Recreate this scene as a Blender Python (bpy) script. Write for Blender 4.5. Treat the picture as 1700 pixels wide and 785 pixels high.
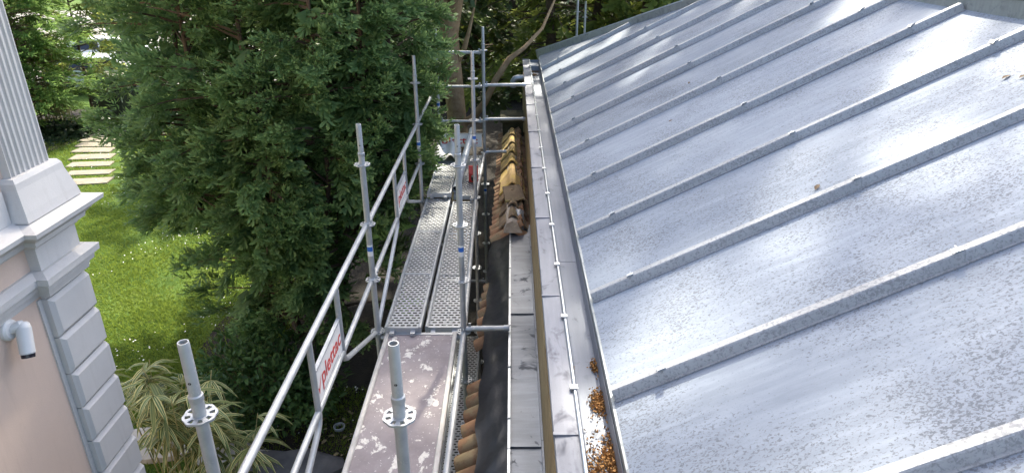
import bpy, math, random
import numpy as np
from mathutils import Vector, Matrix

# ------------------------------------------------------------------ clear
for o in list(bpy.data.objects):
    bpy.data.objects.remove(o)
S = bpy.context.scene
COL = S.collection
RAD = math.radians
random.seed(7)
RNG = np.random.default_rng(11)

# ------------------------------------------------------------------ camera
CAM_H = 6.0
cam = bpy.data.cameras.new('camera')
cam.sensor_width = 36.0
cam.lens = 36.0 * 1120 / 1700
cam.clip_start = 0.05
cam.clip_end = 2000
camo = bpy.data.objects.new('camera', cam)
COL.objects.link(camo)
PITCH = math.atan(503 / 1120)
camo.location = (0, 0, CAM_H)
camo.rotation_euler = (RAD(90) - PITCH, 0, 0)
S.camera = camo

# ------------------------------------------------------------------ sky, sun, exposure
SUN_AZ, SUN_EL = RAD(13), RAD(46)          # azimuth from +Y, positive towards +X
W = bpy.data.worlds.new('World')
S.world = W
W.use_nodes = True
nt = W.node_tree
nt.nodes.clear()
sky = nt.nodes.new('ShaderNodeTexSky')
sky.sky_type = 'NISHITA'
sky.sun_disc = False
sky.sun_elevation = SUN_EL
sky.sun_rotation = SUN_AZ
sky.air_density = 1.0
sky.dust_density = 4.0
sky.ozone_density = 1.0
bg = nt.nodes.new('ShaderNodeBackground')
bg.inputs['Strength'].default_value = 0.15
wo = nt.nodes.new('ShaderNodeOutputWorld')
nt.links.new(sky.outputs[0], bg.inputs[0])
nt.links.new(bg.outputs[0], wo.inputs[0])
sl = bpy.data.lights.new('sun', 'SUN')
sl.energy = 3.0
sl.angle = RAD(1.5)
sl.color = (1.0, 0.92, 0.79)
so = bpy.data.objects.new('sun', sl)
COL.objects.link(so)
sdir = Vector((math.sin(SUN_AZ) * math.cos(SUN_EL), math.cos(SUN_AZ) * math.cos(SUN_EL), math.sin(SUN_EL)))
so.rotation_euler = (-sdir).to_track_quat('-Z', 'Y').to_euler()
so.location = (0, 0, 30)
S.view_settings.view_transform = 'Standard'
S.view_settings.look = 'None'
S.view_settings.gamma = 1.0
S.view_settings.exposure = 1.85
S.view_settings.use_white_balance = True
S.view_settings.white_balance_temperature = 6550
S.view_settings.white_balance_tint = 8
S.render.engine = 'CYCLES'

# ------------------------------------------------------------------ helpers
_c, _s = math.cos(PITCH), math.sin(PITCH)


def at(px, py, X=None, Y=None, h=None):
    """survey helper: the point seen at a photo pixel, on a known plane (h = drop below the lens)"""
    r, u = (px - 850) / 1120, (392 - py) / 1120
    d = Vector((r, _c + u * _s, u * _c - _s))
    k = X / d.x if X is not None else (Y / d.y if Y is not None else -h / d.z)
    return Vector((d.x * k, d.y * k, d.z * k + CAM_H))


class MB:
    def __init__(s):
        s.v, s.f = [], []

    def add(s, vs, fs):
        b = len(s.v)
        s.v += [tuple(v) for v in vs]
        s.f += [tuple(i + b for i in f) for f in fs]
        return s

    def box(s, x0, x1, y0, y1, z0, z1):
        vs = [(x, y, z) for z in (z0, z1) for y in (y0, y1) for x in (x0, x1)]
        return s.add(vs, [(0, 2, 3, 1), (4, 5, 7, 6), (0, 1, 5, 4), (2, 6, 7, 3), (0, 4, 6, 2), (1, 3, 7, 5)])

    def prism(s, prof, a, b, axis='y', cap=True):
        """closed profile extruded from a to b; prof holds (x,z) for axis y, (y,z) for x, (x,y) for z"""
        n = len(prof)
        m = {'y': lambda p, t: (p[0], t, p[1]), 'x': lambda p, t: (t, p[0], p[1]), 'z': lambda p, t: (p[0], p[1], t)}[axis]
        vs = [m(p, a) for p in prof] + [m(p, b) for p in prof]
        fs = [(i, (i + 1) % n, n + (i + 1) % n, n + i) for i in range(n)]
        if cap:
            fs += [tuple(range(n))[::-1], tuple(range(n, 2 * n))]
        return s.add(vs, fs)

    def tube(s, pts, r, n=10, cap=True):
        pts = [Vector(p) for p in pts]
        rs = r if isinstance(r, (list, tuple)) else [r] * len(pts)
        vs, fs = [], []
        ref = None
        for i, p in enumerate(pts):
            d = (pts[min(i + 1, len(pts) - 1)] - pts[max(i - 1, 0)]).normalized()
            if ref is None:
                ref = Vector((0, 0, 1)) if abs(d.z) < .9 else Vector((1, 0, 0))
            a = d.cross(ref).normalized()
            b = d.cross(a).normalized()
            ref = a.cross(d) if abs(a.cross(d).length) > .1 else ref
            for k in range(n):
                t = 2 * math.pi * k / n
                vs.append(p + a * (math.cos(t) * rs[i]) + b * (math.sin(t) * rs[i]))
        for i in range(len(pts) - 1):
            for k in range(n):
                fs.append((i * n + k, i * n + (k + 1) % n, (i + 1) * n + (k + 1) % n, (i + 1) * n + k))
        if cap:
            fs += [tuple(range(n))[::-1], tuple(range((len(pts) - 1) * n, len(pts) * n))]
        return s.add(vs, fs)

    def lathe(s, prof, n=20, o=(0, 0, 0)):
        """profile of (r,z) about the z axis"""
        vs, fs = [], []
        for r, z in prof:
            for k in range(n):
                t = 2 * math.pi * k / n
                vs.append((o[0] + r * math.cos(t), o[1] + r * math.sin(t), o[2] + z))
        for i in range(len(prof) - 1):
            for k in range(n):
                fs.append((i * n + k, i * n + (k + 1) % n, (i + 1) * n + (k + 1) % n, (i + 1) * n + k))
        return s.add(vs, fs)

    def grid(s, fn, nu, nv):
        vs = [fn(i / nu, j / nv) for j in range(nv + 1) for i in range(nu + 1)]
        fs = [(j * (nu + 1) + i, j * (nu + 1) + i + 1, (j + 1) * (nu + 1) + i + 1, (j + 1) * (nu + 1) + i)
              for j in range(nv) for i in range(nu)]
        return s.add(vs, fs)

    def mesh(s, name, mat, smooth=False):
        me = bpy.data.meshes.new(name)
        me.from_pydata(s.v, [], s.f)
        if mat:
            me.materials.append(mat)
        me.validate()
        if smooth:
            me.shade_smooth()
            try:
                me.set_sharp_from_angle(angle=RAD(38))
            except Exception:
                pass
        me.update()
        return me

    def build(s, name, mat, parent=None, smooth=False):
        return link(name, s.mesh(name, mat, smooth), parent)


def link(name, me, parent=None, loc=None, rot=None):
    o = bpy.data.objects.new(name, me)
    COL.objects.link(o)
    if parent:
        o.parent = parent
    if loc is not None:
        o.location = loc
    if rot is not None:
        o.rotation_euler = rot
    return o


def tag(o, label=None, cat=None, group=None, kind=None):
    if label:
        o['label'] = label
    if cat:
        o['category'] = cat
    if group:
        o['group'] = group
    if kind:
        o['kind'] = kind
    return o


def empty(name, loc, label, cat, group=None):
    o = bpy.data.objects.new(name, None)
    COL.objects.link(o)
    o.location = loc
    o.empty_display_size = .2
    return tag(o, label, cat, group)


def tree_copy(o, parent=None):
    c = o.copy()
    COL.objects.link(c)
    c.parent = parent
    for ch in o.children:
        tree_copy(ch, c)
    return c


# ------------------------------------------------------------------ materials
class NT:
    def __init__(s, name):
        s.m = bpy.data.materials.new(name)
        s.m.use_nodes = True
        s.t = s.m.node_tree
        s.b = s.t.nodes['Principled BSDF']
        s.out = s.t.nodes['Material Output']
        s.tc = s.t.nodes.new('ShaderNodeTexCoord')

    def n(s, typ, **kw):
        nd = s.t.nodes.new('ShaderNode' + typ)
        for k, v in kw.items():
            if k in nd.inputs:
                nd.inputs[k].default_value = v
            else:
                setattr(nd, k, v)
        return nd

    def l(s, a, b):
        s.t.links.new(a, b)

    def coord(s, scale=(1, 1, 1), rot=(0, 0, 0), space='Object'):
        mp = s.n('Mapping')
        mp.inputs['Scale'].default_value = scale
        mp.inputs['Rotation'].default_value = rot
        s.l(s.tc.outputs[space], mp.inputs['Vector'])
        return mp.outputs[0]

    def noise(s, vec, scale, detail=4, rough=.55, dist=0.0):
        nd = s.n('TexNoise', Scale=scale, Detail=detail, Roughness=rough, Distortion=dist)
        if vec is not None:
            s.l(vec, nd.inputs['Vector'])
        return nd.outputs['Fac']

    def ramp(s, fac, stops, interp='LINEAR'):
        r = s.n('ValToRGB')
        r.color_ramp.interpolation = interp
        e = r.color_ramp.elements
        while len(e) > len(stops):
            e.remove(e[-1])
        while len(e) < len(stops):
            e.new(.5)
        for k, (p, c) in enumerate(stops):
            e[k].position = p
            e[k].color = (*c, 1) if len(c) == 3 else c
        s.l(fac, r.inputs['Fac'])
        return r.outputs['Color']

    def mix(s, fac, a, b, mode='MIX'):
        m = s.n('Mix', data_type='RGBA', blend_type=mode)
        for sock, v in ((m.inputs[0], fac), (m.inputs[6], a), (m.inputs[7], b)):
            if hasattr(v, 'node'):
                s.l(v, sock)
            else:
                sock.default_value = (*v, 1) if isinstance(v, tuple) else v
        return m.outputs[2]

    def math(s, op, a, b=0.0):
        m = s.n('Math', operation=op)
        for k, v in enumerate((a, b)):
            if hasattr(v, 'node'):
                s.l(v, m.inputs[k])
            else:
                m.inputs[k].default_value = v
        return m.outputs[0]

    def bump(s, h, strength=.2, dist=.01):
        b = s.n('Bump', Strength=strength, Distance=dist)
        s.l(h, b.inputs['Height'])
        s.l(b.outputs[0], s.b.inputs['Normal'])

    def col(s, v):
        if hasattr(v, 'node'):
            s.l(v, s.b.inputs['Base Color'])
        else:
            s.b.inputs['Base Color'].default_value = (*v, 1)

    def set(s, **kw):
        for k, v in kw.items():
            k = k.replace('_', ' ')
            if hasattr(v, 'node'):
                s.l(v, s.b.inputs[k])
            else:
                s.b.inputs[k].default_value = v


M = {}


def simple(name, a, b, scale=6, rough=.6, metal=0.0, bump=.15, bscale=60, bdist=.003):
    """two-tone mottled surface"""
    k = NT(name)
    v = k.coord()
    f = k.noise(v, scale, 6, .6)
    k.col(k.ramp(f, [(.3, a), (.7, b)]))
    k.set(Roughness=rough, Metallic=metal)
    if bump:
        k.bump(k.noise(v, bscale, 4, .6), bump, bdist)
    M[name] = k.m
    return k


# -- zinc of the roof: bright, satin, speckled with dry water marks that run down the slope
def zinc(name, base, dark, speck, rough=.36, spk=(.56, .66), spscale=(14, 34, 14), metal=.9, wave=.35, stk=(1.2, 9, 1.2)):
    k = NT(name)
    v = k.coord()
    vs = k.coord(spscale)
    big = k.noise(v, .9, 5, .6)
    streak = k.noise(k.coord(stk), 2.2, 5, .6)
    g = k.mix(k.ramp(big, [(.35, (0, 0, 0)), (.7, (1, 1, 1))]), base, dark)
    g = k.mix(k.ramp(streak, [(.4, (0, 0, 0)), (.75, (.8, .8, .8))]), g, tuple(min(1, c * 1.22) for c in base))
    sp = k.noise(vs, 1.0, 3, .7, .6)
    area = k.noise(v, 1.4, 4, .55)
    thr = k.math('ADD', sp, k.math('MULTIPLY', k.math('SUBTRACT', area, .5), .42))
    spm = k.ramp(thr, [(spk[0], (0, 0, 0)), (spk[1], (1, 1, 1))])
    g = k.mix(k.math('MULTIPLY', spm, .75), g, speck)
    inf = k.n('ObjectInfo')
    g = k.mix(1.0, g, k.ramp(inf.outputs['Random'], [(0, (.88, .89, .90)), (1, (1.06, 1.06, 1.06))]), 'MULTIPLY')
    fine = k.noise(k.coord((1, 1, 1)), 210, 2, .5)
    g = k.mix(k.math('MULTIPLY', k.ramp(fine, [(.56, (0, 0, 0)), (.7, (1, 1, 1))]), .22), g, speck)
    k.col(g)
    r = k.math('ADD', k.math('MULTIPLY', spm, .22), k.math('ADD', rough, k.math('MULTIPLY', k.math('SUBTRACT', big, .5), .25)))
    k.set(Metallic=metal, Roughness=r)
    hsum = k.math('ADD', k.math('MULTIPLY', k.noise(v, 2.2, 3, .5), wave), k.math('MULTIPLY', sp, .003))
    k.bump(hsum, .5, .05)
    M[name] = k.m


zinc('zinc_roof', (.27, .308, .36), (.215, .25, .302), (.145, .155, .172), rough=.72, metal=.2, spk=(.54, .61), spscale=(62, 84, 62), wave=.10)
zinc('zinc_batten', (.34, .352, .365), (.29, .302, .315), (.225, .232, .24), metal=.2, rough=.5, spk=(.5, .62), spscale=(55, 55, 55), wave=.15)
zinc('zinc_gutter', (.225, .245, .28), (.18, .198, .23), (.15, .16, .18), rough=.62, spk=(.6, .75), spscale=(10, 10, 10), metal=.4, wave=.1, stk=(9, .5, 9))  # base darkened so the colour carries the gutter's shade
zinc('zinc_flash', (.235, .245, .27), (.185, .193, .22), (.13, .128, .14), rough=.6, spk=(.55, .7), spscale=(9, 5, 9), metal=.4, wave=.2, stk=(9, .6, 9))  # likewise darkened: shade on the coping is put into the base colour
zinc('zinc_hip', (.36, .385, .385), (.29, .315, .315), (.23, .25, .25), rough=.5, spk=(.55, .7), spscale=(9, 9, 9), metal=.4)
zinc('zinc_ledge', (.215, .235, .265), (.16, .175, .205), (.10, .105, .115), rough=.46, spk=(.6, .68), spscale=(7, 7, 7), metal=.8, wave=.2)
zinc('galv', (.42, .44, .46), (.32, .34, .36), (.52, .53, .54), rough=.48, spk=(.58, .72), spscale=(22, 22, 22), metal=.65, wave=.05)
zinc('galv_bright', (.50, .53, .56), (.42, .46, .50), (.31, .33, .36), rough=.35, spk=(.6, .8), spscale=(16, 6, 16), metal=.9, wave=.05)


def mk_tube():
    k = NT('galv_tube')
    v = k.coord()
    f = k.noise(v, 5, 6, .65)
    g = k.ramp(f, [(.3, (.30, .315, .325)), (.55, (.41, .425, .43)), (.75, (.50, .51, .51))])
    d = k.noise(v, 17, 5, .7)
    g = k.mix(k.ramp(d, [(.6, (0, 0, 0)), (.68, (.8, .8, .8))]), g, (.56, .55, .53))
    k.col(g)
    k.set(Metallic=.45, Roughness=.52)
    k.bump(k.noise(v, 80, 3, .6), .15, .002)
    M['galv_tube'] = k.m


mk_tube()


def mk_ply():
    k = NT('deck_board')
    v = k.coord()
    f = k.noise(v, 3.5, 6, .65)
    g = k.ramp(f, [(.3, (.19, .16, .162)), (.6, (.265, .23, .232)), (.8, (.34, .31, .31))])
    wear = k.noise(k.coord((1.0, .8, 1)), 26, 4, .7)
    g = k.mix(k.ramp(wear, [(.58, (0, 0, 0)), (.8, (.35, .35, .35))]), g, (.42, .36, .34))
    p = k.noise(k.coord((1, .8, 1)), 7.5, 9, .68, .3)
    p2 = k.noise(k.coord((1, .8, 1)), 2.0, 3, .5)
    q = k.math('ADD', p, k.math('MULTIPLY', k.math('SUBTRACT', p2, .5), .22))
    pm1 = k.ramp(q, [(.572, (0, 0, 0)), (.587, (1, 1, 1))])
    pm2 = k.ramp(k.noise(v, 34, 5, .65), [(.635, (0, 0, 0)), (.65, (.9, .9, .9))])
    pm = k.math('MAXIMUM', pm1, pm2)
    g = k.mix(pm, g, k.ramp(k.noise(v, 30, 4, .6), [(.3, (.52, .49, .44)), (.7, (.70, .67, .61))]))
    k.col(g)
    k.set(Roughness=.72)
    k.bump(k.math('ADD', k.math('MULTIPLY', pm, .7), k.math('MULTIPLY', k.noise(v, 90, 4, .6), .3)), .35, .003)
    M['deck_board'] = k.m


mk_ply()
simple('alu_edge', (.36, .345, .32), (.50, .485, .46), 9, .6, .25)
simple('steel_deck', (.34, .355, .37), (.47, .485, .49), 4, .5, .5)


def plaster(name, a, b, grime, bump=.3):
    k = NT(name)
    v = k.coord()
    g = k.ramp(k.noise(v, 1.7, 6, .6), [(.3, a), (.7, b)])
    drip = k.noise(k.coord((9, 9, .8)), 2.0, 6, .65)
    g = k.mix(k.ramp(drip, [(.52, (0, 0, 0)), (.8, (.5, .5, .5))]), g, grime)
    sp = k.noise(v, 26, 6, .7)
    g = k.mix(k.ramp(sp, [(.6, (0, 0, 0)), (.75, (.45, .45, .45))]), g, grime)
    k.col(g)
    k.set(Roughness=.88, Specular_IOR_Level=.25)
    k.bump(k.math('ADD', k.noise(v, 140, 4, .6), k.math('MULTIPLY', k.noise(v, 6, 4, .6), 2.0)), bump, .003)
    M[name] = k.m


plaster('plaster_white', (.50, .48, .46), (.56, .54, .52), (.40, .375, .35))
plaster('plaster_peach', (.58, .445, .36), (.63, .485, .395), (.51, .385, .305))
simple('wall_ochre', (.20, .145, .07), (.33, .26, .14), 5, .9, 0, .4, 40, .01)
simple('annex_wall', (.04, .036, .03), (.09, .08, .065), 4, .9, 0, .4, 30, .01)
simple('camera_white', (.58, .57, .56), (.64, .63, .62), 5, .4, 0, 0)
simple('black_glass', (.012, .012, .02), (.02, .02, .03), 5, .15, 0, 0)
simple('dark_rubber', (.012, .012, .013), (.03, .03, .03), 8, .55)
simple('stone_slab', (.30, .285, .25), (.46, .44, .39), 5, .9, 0, .4, 40, .008)
simple('paving', (.17, .15, .11), (.26, .235, .18), 5, .9, 0, .4, 50, .006)
simple('dark_stone', (.055, .055, .058), (.14, .135, .13), 4, .85, 0, .5, 30, .01)
simple('bark_yew', (.26, .16, .08), (.46, .32, .18), 7, .9, 0, .8, 22, .03)
simple('bark_dark', (.045, .03, .02), (.12, .085, .055), 8, .95, 0, .7, 25, .02)
simple('twig', (.08, .055, .03), (.16, .11, .06), 8, .9, 0, 0)
simple('cane', (.30, .27, .12), (.42, .38, .18), 8, .6, 0, 0)
simple('moss_stone', (.03, .034, .016), (.09, .08, .04), 9, .95, 0, .6, 30, .02)
simple('mortar', (.30, .25, .20), (.48, .42, .34), 14, .95, 0, .8, 40, .02)
simple('sign_white', (.70, .69, .66), (.80, .79, .77), 9, .5, 0, 0)
simple('sign_red', (.50, .035, .03), (.62, .06, .045), 9, .5, 0, 0)
simple('sticker_blue', (.02, .11, .42), (.03, .15, .5), 9, .4, 0, 0)
simple('pvc_grey', (.30, .34, .38), (.42, .46, .50), 5, .35, 0, 0)
simple('red_plastic', (.42, .03, .02), (.55, .05, .035), 6, .4, 0, 0)
simple('tarp_white', (.62, .60, .57), (.74, .73, .70), 6, .6, 0, .3, 20, .01)
simple('cabinet_black', (.014, .016, .02), (.026, .03, .036), 3, .28, .2, 0)
simple('cabinet_top', (.30, .28, .22), (.42, .40, .33), 4, .7)
simple('car_white', (.72, .73, .74), (.76, .77, .78), 2, .22, 0, 0)
simple('car_grey', (.48, .52, .56), (.52, .56, .60), 2, .22, .3, 0)
simple('car_red', (.40, .02, .02), (.5, .03, .03), 2, .2, 0, 0)
simple('tyre', (.015, .015, .015), (.03, .03, .03), 8, .8, 0, 0)
simple('debris', (.24, .11, .03), (.46, .25, .085), 60, .9, 0, 0)
simple('dead_leaf', (.10, .065, .035), (.17, .11, .06), 20, .8, 0, 0)
simple('daisy', (.75, .75, .72), (.82, .82, .8), 20, .8, 0, 0)
simple('gravel', (.2, .19, .165), (.32, .30, .27), 20, .95, 0, .8, 60, .02)
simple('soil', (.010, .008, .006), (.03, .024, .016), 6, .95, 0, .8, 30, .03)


def mk_membrane():
    k = NT('membrane')
    v = k.coord()
    f = k.noise(v, 4, 6, .6)
    g = k.ramp(f, [(.35, (.010, .011, .014)), (.75, (.030, .030, .034))])
    d = k.noise(k.coord((2, .7, 2)), 5, 6, .65)
    g = k.mix(k.ramp(d, [(.6, (0, 0, 0)), (.8, (.4, .4, .4))]), g, (.10, .095, .09))
    k.col(g)
    k.set(Roughness=.33)
    k.bump(k.noise(k.coord((1, .5, 1)), 9, 4, .5), .25, .03)
    M['membrane'] = k.m


mk_membrane()


def mk_tile(name, a, b, lich, amt):
    k = NT(name)
    v = k.coord(space='Generated')
    info = k.n('ObjectInfo')
    off = k.n('VectorMath', operation='ADD')
    k.l(k.tc.outputs['Object'], off.inputs[0])
    mul = k.n('VectorMath', operation='SCALE')
    k.l(info.outputs['Location'], mul.inputs[0])
    mul.inputs['Scale'].default_value = 3.7
    k.l(mul.outputs[0], off.inputs[1])
    w = off.outputs[0]
    f = k.noise(w, 9, 5, .6)
    g = k.ramp(f, [(.3, a), (.7, b)])
    rnd = k.ramp(info.outputs['Random'], [(0, (.62, .62, .62)), (1, (1.15, 1.1, 1.05))])
    g = k.mix(1.0, g, rnd, 'MULTIPLY')
    l1 = k.noise(w, 5, 6, .7)
    g = k.mix(k.ramp(l1, [(amt, (0, 0, 0)), (amt + .12, (.85, .85, .85))]), g, lich)
    l2 = k.noise(w, 24, 5, .7)
    g = k.mix(k.ramp(l2, [(.6, (0, 0, 0)), (.72, (.6, .6, .6))]), g, (.07, .06, .04))
    k.col(g)
    k.set(Roughness=.92)
    k.bump(l2, .5, .006)
    M[name] = k.m


mk_tile('tile_orange', (.21, .115, .065), (.38, .22, .125), (.27, .21, .12), .48)
mk_tile('tile_ridge', (.32, .225, .11), (.46, .34, .16), (.46, .33, .09), .45)
mk_tile('tile_ridge_dark', (.17, .12, .08), (.30, .225, .14), (.20, .17, .06), .55)


def mk_leaf(name, dark, mid, tip, trans=.3, rough=.5, var=.35, spec=.4):
    """foliage: attribute v = random per spray, attribute t = 0 at the base .. 1 at the young tip"""
    k = NT(name)
    av = k.n('Attribute', attribute_name='v')
    atp = k.n('Attribute', attribute_name='t')
    geo = k.n('NewGeometry')
    r = k.math('ADD', k.math('MULTIPLY', av.outputs['Fac'], .7), k.math('MULTIPLY', geo.outputs['Random Per Island'], .3))
    g = k.ramp(r, [(.1, dark), (.9, mid)])
    tt = k.math('MULTIPLY', k.math('POWER', atp.outputs['Fac'], 1.7), var)
    g = k.mix(tt, g, tip)
    k.col(g)
    k.set(Roughness=rough, Specular_IOR_Level=spec)
    tr = k.n('BsdfTranslucent')
    k.l(k.mix(.6, g, tip), tr.inputs['Color'])
    mx = k.n('MixShader')
    mx.inputs[0].default_value = trans
    k.l(k.b.outputs[0], mx.inputs[1])
    k.l(tr.outputs[0], mx.inputs[2])
    k.l(mx.outputs[0], k.out.inputs['Surface'])
    M[name] = k.m


mk_leaf('leaf_yew', (.018, .050, .018), (.088, .178, .062), (.30, .44, .16), .45, .55, .9, .3)
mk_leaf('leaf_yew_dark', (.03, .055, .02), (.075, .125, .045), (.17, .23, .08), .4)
mk_leaf('leaf_cypress', (.05, .115, .028), (.12, .225, .055), (.25, .37, .10), .42, .6, .7, .15)
mk_leaf('leaf_thuja', (.05, .09, .022), (.14, .20, .048), (.34, .38, .09), .55, .6, .8, .15)
mk_leaf('leaf_laurel', (.02, .055, .018), (.06, .13, .036), (.12, .20, .055), .25, .5, .4, .25)
mk_leaf('leaf_ivy', (.012, .026, .012), (.035, .06, .025), (.06, .09, .04), .15, .4, .4)
mk_leaf('grass', (.07, .13, .018), (.15, .235, .03), (.27, .34, .06), .45, .6, .5, .2)
mk_leaf('leaf_fallen', (.16, .13, .06), (.34, .30, .17), (.3, .25, .12), .1, .7, .1)


def mk_bamboo():
    k = NT('leaf_bamboo')
    a = k.n('Attribute', attribute_name='u')
    av = k.n('Attribute', attribute_name='v')
    st = k.ramp(a.outputs['Fac'], [(0, (.62, .58, .24)), (.17, (.62, .58, .24)), (.18, (.08, .14, .04)), (.46, (.10, .16, .045)),
                                   (.5, (.56, .54, .26)), (.56, (.56, .54, .26)), (.6, (.11, .16, .05)), (.84, (.08, .14, .04)), (.87, (.62, .56, .24))])
    gr = k.mix(k.ramp(av.outputs['Fac'], [(.4, (0, 0, 0)), (.9, (.7, .7, .7))]), st, (.16, .20, .06))
    k.col(gr)
    k.set(Roughness=.5)
    tr = k.n('BsdfTranslucent')
    k.l(gr, tr.inputs['Color'])
    mx = k.n('MixShader')
    mx.inputs[0].default_value = .25
    k.l(k.b.outputs[0], mx.inputs[1])
    k.l(tr.outputs[0], mx.inputs[2])
    k.l(mx.outputs[0], k.out.inputs['Surface'])
    M['leaf_bamboo'] = k.m


mk_bamboo()


def mk_lawn():
    k = NT('lawn')
    v = k.coord()
    f = k.noise(v, .9, 6, .6)
    g = k.ramp(f, [(.35, (.055, .105, .018)), (.55, (.09, .15, .025)), (.72, (.15, .18, .04))])
    d = k.noise(v, 3.2, 6, .7)
    g = k.mix(k.ramp(d, [(.56, (0, 0, 0)), (.72, (.75, .75, .75))]), g, (.10, .085, .035))
    fine = k.noise(v, 60, 4, .7)
    g = k.mix(k.ramp(fine, [(.4, (0, 0, 0)), (.7, (.6, .6, .6))]), g, (.03, .06, .012))
    k.col(g)
    k.set(Roughness=.95, Specular_IOR_Level=.15)
    k.bump(fine, .8, .03)
    M['lawn'] = k.m


mk_lawn()

# ------------------------------------------------------------------ ground
tag(MB().box(-400, 400, -200, 600, -.5, 0).build('lawn', M['lawn']), kind='structure')


def blob(cx, cy, rx, ry, seed, n=48, amp=.16):
    r = random.Random(seed)
    ph = [r.uniform(0, 6.28) for _ in range(5)]
    out = []
    for i in range(n):
        t = 2 * math.pi * i / n
        w = 1 + amp * sum(math.sin((j + 2) * t + ph[j]) / (j + 1.2) for j in range(5))
        out.append((cx + rx * w * math.cos(t), cy + ry * w * math.sin(t)))
    return out


def sheet(name, outline, z, mat):
    m = MB()
    m.add([(x, y, z) for x, y in outline], [tuple(range(len(outline)))])
    return tag(m.build(name, mat), kind='structure')


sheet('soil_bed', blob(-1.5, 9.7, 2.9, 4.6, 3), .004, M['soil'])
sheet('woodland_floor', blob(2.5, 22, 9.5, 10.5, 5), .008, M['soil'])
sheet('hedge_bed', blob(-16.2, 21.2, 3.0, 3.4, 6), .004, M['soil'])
sheet('driveway', [(-60, 29), (-10.5, 29), (-9.5, 60), (-60, 60)], .012, M['gravel'])

# garden path of stepping slabs
path = tag(empty('path', (0, 0, 0), None, None), kind='structure')
rr = random.Random(2)
slab = MB()
slab.prism([(-.75, -.24), (.75, -.24), (.75, .24), (-.75, .24)], 0, .03, 'z')
for k in range(11):
    px, py = [(147, 302), (150, 287), (152, 273), (154, 261), (157, 250), (161, 241), (166, 233), (172, 226), (179, 220), (187, 214), (196, 209)][k]
    p = at(px, py, h=CAM_H)
    m = MB()
    j = lambda a=.03: rr.uniform(-a, a)
    hw = .22 + j(.02)
    m.prism([(-.58 + j(), -hw + j()), (.55 + j(), -hw + j()), (.55 + j(), hw + j()), (-.58 + j(), hw + j())], .004, .035 + j(.005), 'z')
    o = m.build('paving_slab', M['paving'], path)
    o.location = (p.x, p.y, 0)
    o.rotation_euler.z = .16 - .03 * k + rr.uniform(-.03, .03)


# ------------------------------------------------------------------ foliage machinery
def mesh_np(name, V, T, mat, attrs=None):
    me = bpy.data.meshes.new(name)
    nv, ntri = len(V), len(T)
    me.vertices.add(nv)
    me.vertices.foreach_set('co', np.ascontiguousarray(V, np.float32).ravel())
    me.loops.add(ntri * 3)
    me.loops.foreach_set('vertex_index', np.ascontiguousarray(T, np.int32).ravel())
    me.polygons.add(ntri)
    me.polygons.foreach_set('loop_start', np.arange(0, ntri * 3, 3, dtype=np.int32))
    me.polygons.foreach_set('loop_total', np.full(ntri, 3, dtype=np.int32))
    me.materials.append(mat)
    for k, a in (attrs or {}).items():
        at_ = me.attributes.new(k, 'FLOAT', 'POINT')
        at_.data.foreach_set('value', np.ascontiguousarray(a, np.float32))
    me.update()
    return me


def norm(a):
    return a / np.maximum(np.linalg.norm(a, axis=-1, keepdims=True), 1e-9)


def scatter(protos, pos, axis, nrm, scale, rng):
    rv = None
    if isinstance(scale, tuple):
        scale, rv = scale
    """stamp spray prototypes; returns V, T, v, t"""
    n = len(pos)
    a = norm(axis)
    b = norm(np.cross(nrm, a))
    c = np.cross(a, b)
    R = np.stack([a, b, c], axis=2)
    which = rng.integers(0, len(protos), n)
    Vs, Ts, vs, ts, base = [], [], [], [], 0
    rv = rng.random(n) if rv is None else rv
    for k, (pv, pt, tipv) in enumerate(protos):
        ix = np.nonzero(which == k)[0]
        if not len(ix):
            continue
        V = np.einsum('nij,mj->nmi', R[ix], pv) * scale[ix][:, None, None] + pos[ix][:, None, :]
        T = pt[None] + (np.arange(len(ix)) * len(pv))[:, None, None] + base
        base += len(ix) * len(pv)
        Vs.append(V.reshape(-1, 3))
        Ts.append(T.reshape(-1, 3))
        vs.append(np.repeat(rv[ix], len(pv)))
        ts.append(np.tile(tipv, len(ix)))
    return np.concatenate(Vs), np.concatenate(Ts), np.concatenate(vs), np.concatenate(ts)


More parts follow.
